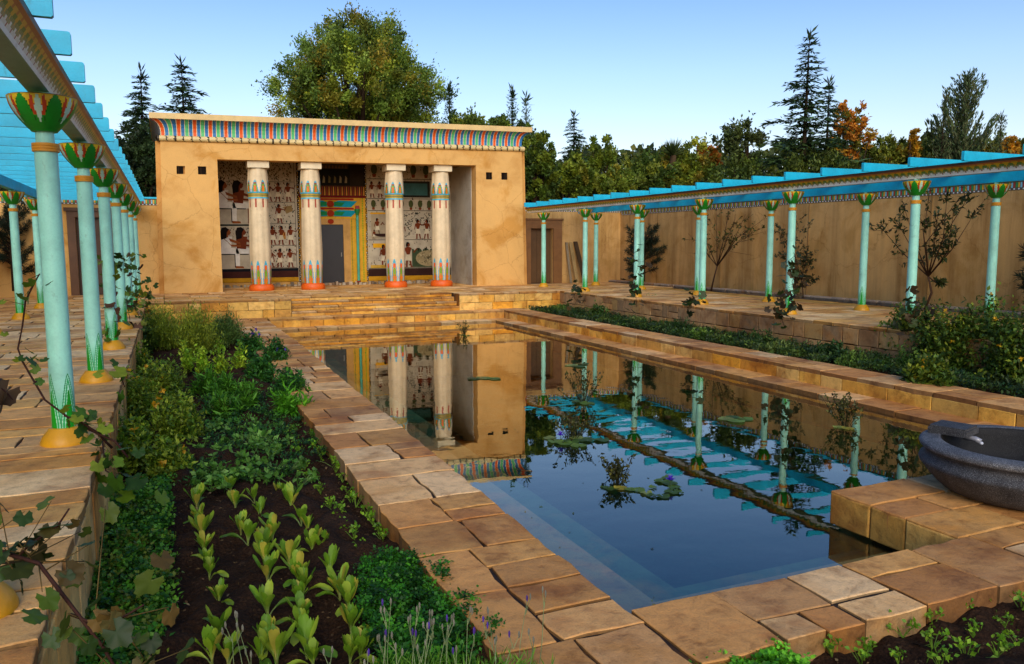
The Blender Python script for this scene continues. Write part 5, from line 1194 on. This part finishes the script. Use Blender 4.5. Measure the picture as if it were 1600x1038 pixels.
for k, (u, v, h, D, lab) in enumerate(((897, 478, 28, 22, 'dark little vine at the foot of the second right column'), (992, 480, 85, 19.5, 'tall dark vine wrapped round the third right column'), (1222, 510, 60, 15.6, 'straggly reddish vine left of the fifth right column'), (1240, 455, 60, 15, 'vine leaves half way up the fifth right column'), (1080, 478, 20, 17.5, 'small vine sprout under the fourth right column'), (1420, 520, 55, 13.2, 'vine climbing the foot of the sixth right column'))):
    a = atD(u, v, D); b = atD(u+4, v-h, D); vine(lab, [a+(b-a)*q+np.array((.06*sin(8*q+k), 0, 0)) for q in np.linspace(0, 1, 5)], 220+k, 14+int(h/3), .15, cols=('34461a', '28361a', '4a3a20'), r=.12, group='vines on the right walk')
# big vine in the left foreground
DF = 2.5
vine('large vine with broad green and browning leaves in the left foreground', [atD(-60, 850, DF), atD(0, 862, DF), atD(60, 880, DF+.05), atD(110, 945, DF), atD(160, 1010, DF), atD(190, 1060, DF)], 230, 60, .075, ('2c4416', '3a5418', '4a5a1e', '5a4a22', '20340f'), r=.11, rad=.008, group='foreground vines')
vine('bare arching vine shoot with two curled dark leaves above the walkway', [atD(-30, 880, 2.6), atD(20, 880, 2.6), atD(45, 852, 2.6), atD(90, 822, 2.6), atD(108, 795, 2.6)], 231, 6, .07, ('38421a', '2c3218', '4a4420'), r=.03, rad=.005, group='foreground vines')
vine('vine tendril with yellowing leaves in front of the leafy ground cover', [atD(110, 960, 2.5), atD(160, 980, 2.5), atD(200, 960, 2.5), atD(225, 945, 2.5)], 232, 9, .075, ('55642a', '6a5428', '43602a', '6e6436'), r=.05, rad=.005, group='foreground vines')
vine('dry dark vine leaf cluster at the left edge above the walkway', [atD(-30, 600, 3.4), atD(0, 605, 3.4), atD(12, 615, 3.4), atD(20, 625, 3.4)], 233, 4, .10, ('3a2c20', '4a3a28'), r=.03, rad=.004, group='foreground vines')

# ------------------------------------------------------------------ water plants
def lily(label, pads, D0=None, flowers=(), seed=0, tuft=None):
    rg = np.random.default_rng(seed); p0 = atZ(pads[0][0], pads[0][1], WZ); t = thing('water_lily', label, 'water lily', p0, 'water lilies in the pool')
    for u, v, r in pads:
        r *= .8; p = atZ(u, v, WZ+.006); n = 22; a0 = rg.uniform(0, 2*pi); tl = rg.uniform(-.05, .05, 2); col = pal(rg, ('5f7a2c', '6f8a38', '8a9444', '4a6424'), 1, .15)[0]
        if rg.random() < .15: col = np.array(c('b0a03c'))
        V = [(p[0], p[1], p[2]+.002)]
        for i in range(n+1): a = a0+.18+(2*pi-.36)*i/n; q = r*(1+.05*sin(3*a)); V.append((p[0]+q*cos(a), p[1]+q*sin(a), p[2]+.004+.012*max(0, sin(a*2+a0))**3+max(0, q*(tl[0]*cos(a)+tl[1]*sin(a)))))
        npmesh('lily_pad', V, [(0, i+1, i+2) for i in range(n)], np.array([col*(1+.12*(i % 2)) for i in range(n)]), M['leaf'], t)
    for u, v in flowers:
        p = atZ(u, v, WZ); p = p+np.array((0, 0, .07)); P = np.repeat(p[None], 16, 0); a = np.arange(16)*2.4; el = np.where(np.arange(16) < 8, .4, 1.1); d = np.stack([np.cos(a)*np.cos(el), np.sin(a)*np.cos(el), np.sin(el)], -1)
        V, F, C = inst(LEAF, P, d, np.array((0, 0, 1.))+d*.01, .06, np.tile(c('5a2fc0'), (16, 1)), .35); npmesh('flower', V, F, C, M['leaf'], t)
        mb = MB(); mb.tube([p-np.array((0, 0, .2)), p], .004, 5, c('4a5a2a')); mb.build('flower_stem', M['leaf'], t)
    if tuft:
        u, v, h, r, n = tuft; p = atZ(u, v, WZ); k = rg.integers(0, 22, n); tp = np.stack([p[0]+rg.normal(0, r, 22), p[1]+rg.normal(0, r, 22), p[2]+h*rg.uniform(.4, 1, 22)], -1); b_ = p+np.array((0, 0, -.1))
        s = rg.uniform(.55, 1, n)[:, None]; P = b_*(1-s)+tp[k]*s; V, F, C = inst(LEAF, P+rg.normal(size=(n, 3))*.012, rdir(rg, n, .5), rdir(rg, n, 1), rg.uniform(.03, .055, n), pal(rg, ('4a4a1c', '5c5a24', '333814'), n, .25), .6); npmesh('foliage', V, F, C, M['leaf'], t)
        mb = MB(); 
        for q in tp: mb.tube([b_, q], [.004, .003], 4, c('3c3a20'))
        mb.build('stems', M['leaf'], t)
lily('cluster of lily pads with a dark leafy tuft and a violet flower, mid pool', [(945, 762, .05), (957, 765, .07), (970, 763, .08), (985, 765, .07), (998, 766, .08), (1010, 771, .07), (1020, 762, .05), (1034, 752, .09), (1048, 756, .09), (1054, 762, .08), (1050, 769, .09), (1062, 770, .05), (1036, 776, .08), (1018, 775, .06), (1043, 747, .07)], flowers=[(1047, 762)], seed=1, tuft=(965, 752, .26, .10, 330))
lily('lily pads with yellow leaves and a violet flower in the far part of the pool', [(868, 690, .12), (880, 693, .13), (892, 690, .13), (905, 697, .12), (916, 688, .13), (940, 688, .12), (860, 685, .1), (900, 684, .11)], flowers=[(876, 690)], seed=2, tuft=(893, 683, .38, .14, 320))
lily('small tuft of leaves on floating pads near the far centre of the pool', [(740, 592, .14), (756, 591, .16), (772, 592, .15)], seed=3)
lily('dark leafy tuft standing in the water before the reflected columns', [(905, 628, .14), (918, 631, .14)], seed=4, tuft=(912, 628, .5, .18, 260))
lily('yellow green pads floating near the right ledge', [(1135, 655, .13), (1150, 658, .15), (1165, 655, .13), (1145, 652, .11)], seed=5)
lily('tall dark leafy water plant near the right ledge', [(1312, 668, .1), (1326, 670, .1)], seed=6, tuft=(1320, 664, .42, .12, 420))
lily('small dark water plant near the far ledge, before the steps', [(722, 524, .12), (730, 525, .1)], seed=7, tuft=(725, 523, .35, .1, 140))
rg = np.random.default_rng(500); n = 170
P = np.stack([rg.uniform(2.4, 8.7, n), 3.8+rg.uniform(0, 1, n)**1.3*17.3, np.full(n, WZ+.004)], -1); P[:60, 0] = rg.uniform(2.35, 2.9, 60)
V, F, C = inst(LEAF, P, unit(rdir(rg, n)*np.array((1, 1, .02))), np.tile((0, 0, 1.), (n, 1)), rg.uniform(.015, .045, n), pal(rg, ('8a7a30', '5a4a24', '6a7a2c', 'a08a44', '3a3a20'), n, .2), .5)
tag(npmesh('floating_leaves', V, F, C, M['leaf']), 'scattered small fallen leaves and specks floating on the pool', 'leaves', kind='stuff')
lily('pale pads afloat in the far right part of the pool', [(893, 571, .16), (905, 573, .16), (912, 569, .13)], seed=8)
# ------------------------------------------------------------------ camera, sun, sky
cam = bpy.data.cameras.new('camera'); co = bpy.data.objects.new('camera', cam); COL.objects.link(co)
from mathutils import Matrix
m = Matrix(((RT[0], UP[0], -FW[0], 0), (RT[1], UP[1], -FW[1], 0), (RT[2], UP[2], -FW[2], 0), (0, 0, 0, 1)))
co.matrix_world = Matrix.Translation((0, 0, 1.5)) @ m
cam.sensor_width = 36; cam.lens = 36*CAM_F/1600; cam.clip_end = 3000; cam.clip_start = .05
scene.camera = co
SUN_AZ, SUN_EL = R(196), R(30)      # azimuth clockwise from +Y
w = bpy.data.worlds.new('World'); scene.world = w; w.use_nodes = True; nt = w.node_tree
bg = nt.nodes['Background']; sky = nt.nodes.new('ShaderNodeTexSky'); sky.sky_type = 'NISHITA'; sky.sun_disc = False
sky.sun_elevation = SUN_EL; sky.sun_rotation = SUN_AZ; sky.air_density = 1.0; sky.dust_density = 1.6; sky.ozone_density = 3.2; sky.altitude = 0
tc = nt.nodes.new('ShaderNodeTexCoord'); sx = nt.nodes.new('ShaderNodeSeparateXYZ'); nt.links.new(tc.outputs['Generated'], sx.inputs[0])
rp = nt.nodes.new('ShaderNodeValToRGB'); nt.links.new(sx.outputs['Z'], rp.inputs[0]); e = rp.color_ramp.elements
e[0].position = 0.0; e[0].color = (1.14, .84, .68, 1); e[1].position = .42; e[1].color = (.30, .50, .74, 1); q_ = e.new(.2); q_.color = (.80, .77, .78, 1)
mm = nt.nodes.new('ShaderNodeMix'); mm.data_type = 'RGBA'; mm.blend_type = 'MULTIPLY'; mm.inputs[0].default_value = 1
nt.links.new(sky.outputs[0], mm.inputs[6]); nt.links.new(rp.outputs[0], mm.inputs[7]); nt.links.new(mm.outputs[2], bg.inputs[0]); bg.inputs[1].default_value = .165
ld = bpy.data.lights.new('sun', 'SUN'); lo = bpy.data.objects.new('sun', ld); COL.objects.link(lo)
ld.energy = 1.5; ld.angle = R(40); ld.color = (1, .83, .60)
from mathutils import Vector
sd = Vector((sin(SUN_AZ)*cos(SUN_EL), cos(SUN_AZ)*cos(SUN_EL), sin(SUN_EL)))
lo.rotation_euler = sd.to_track_quat('Z', 'Y').to_euler()
vs = scene.view_settings; vs.view_transform = 'Standard'; vs.look = 'None'; vs.exposure = 0.72; vs.gamma = 1
scene.cycles.max_bounces = 8; scene.cycles.transparent_max_bounces = 24
scene.cycles.caustics_reflective = False; scene.cycles.caustics_refractive = False
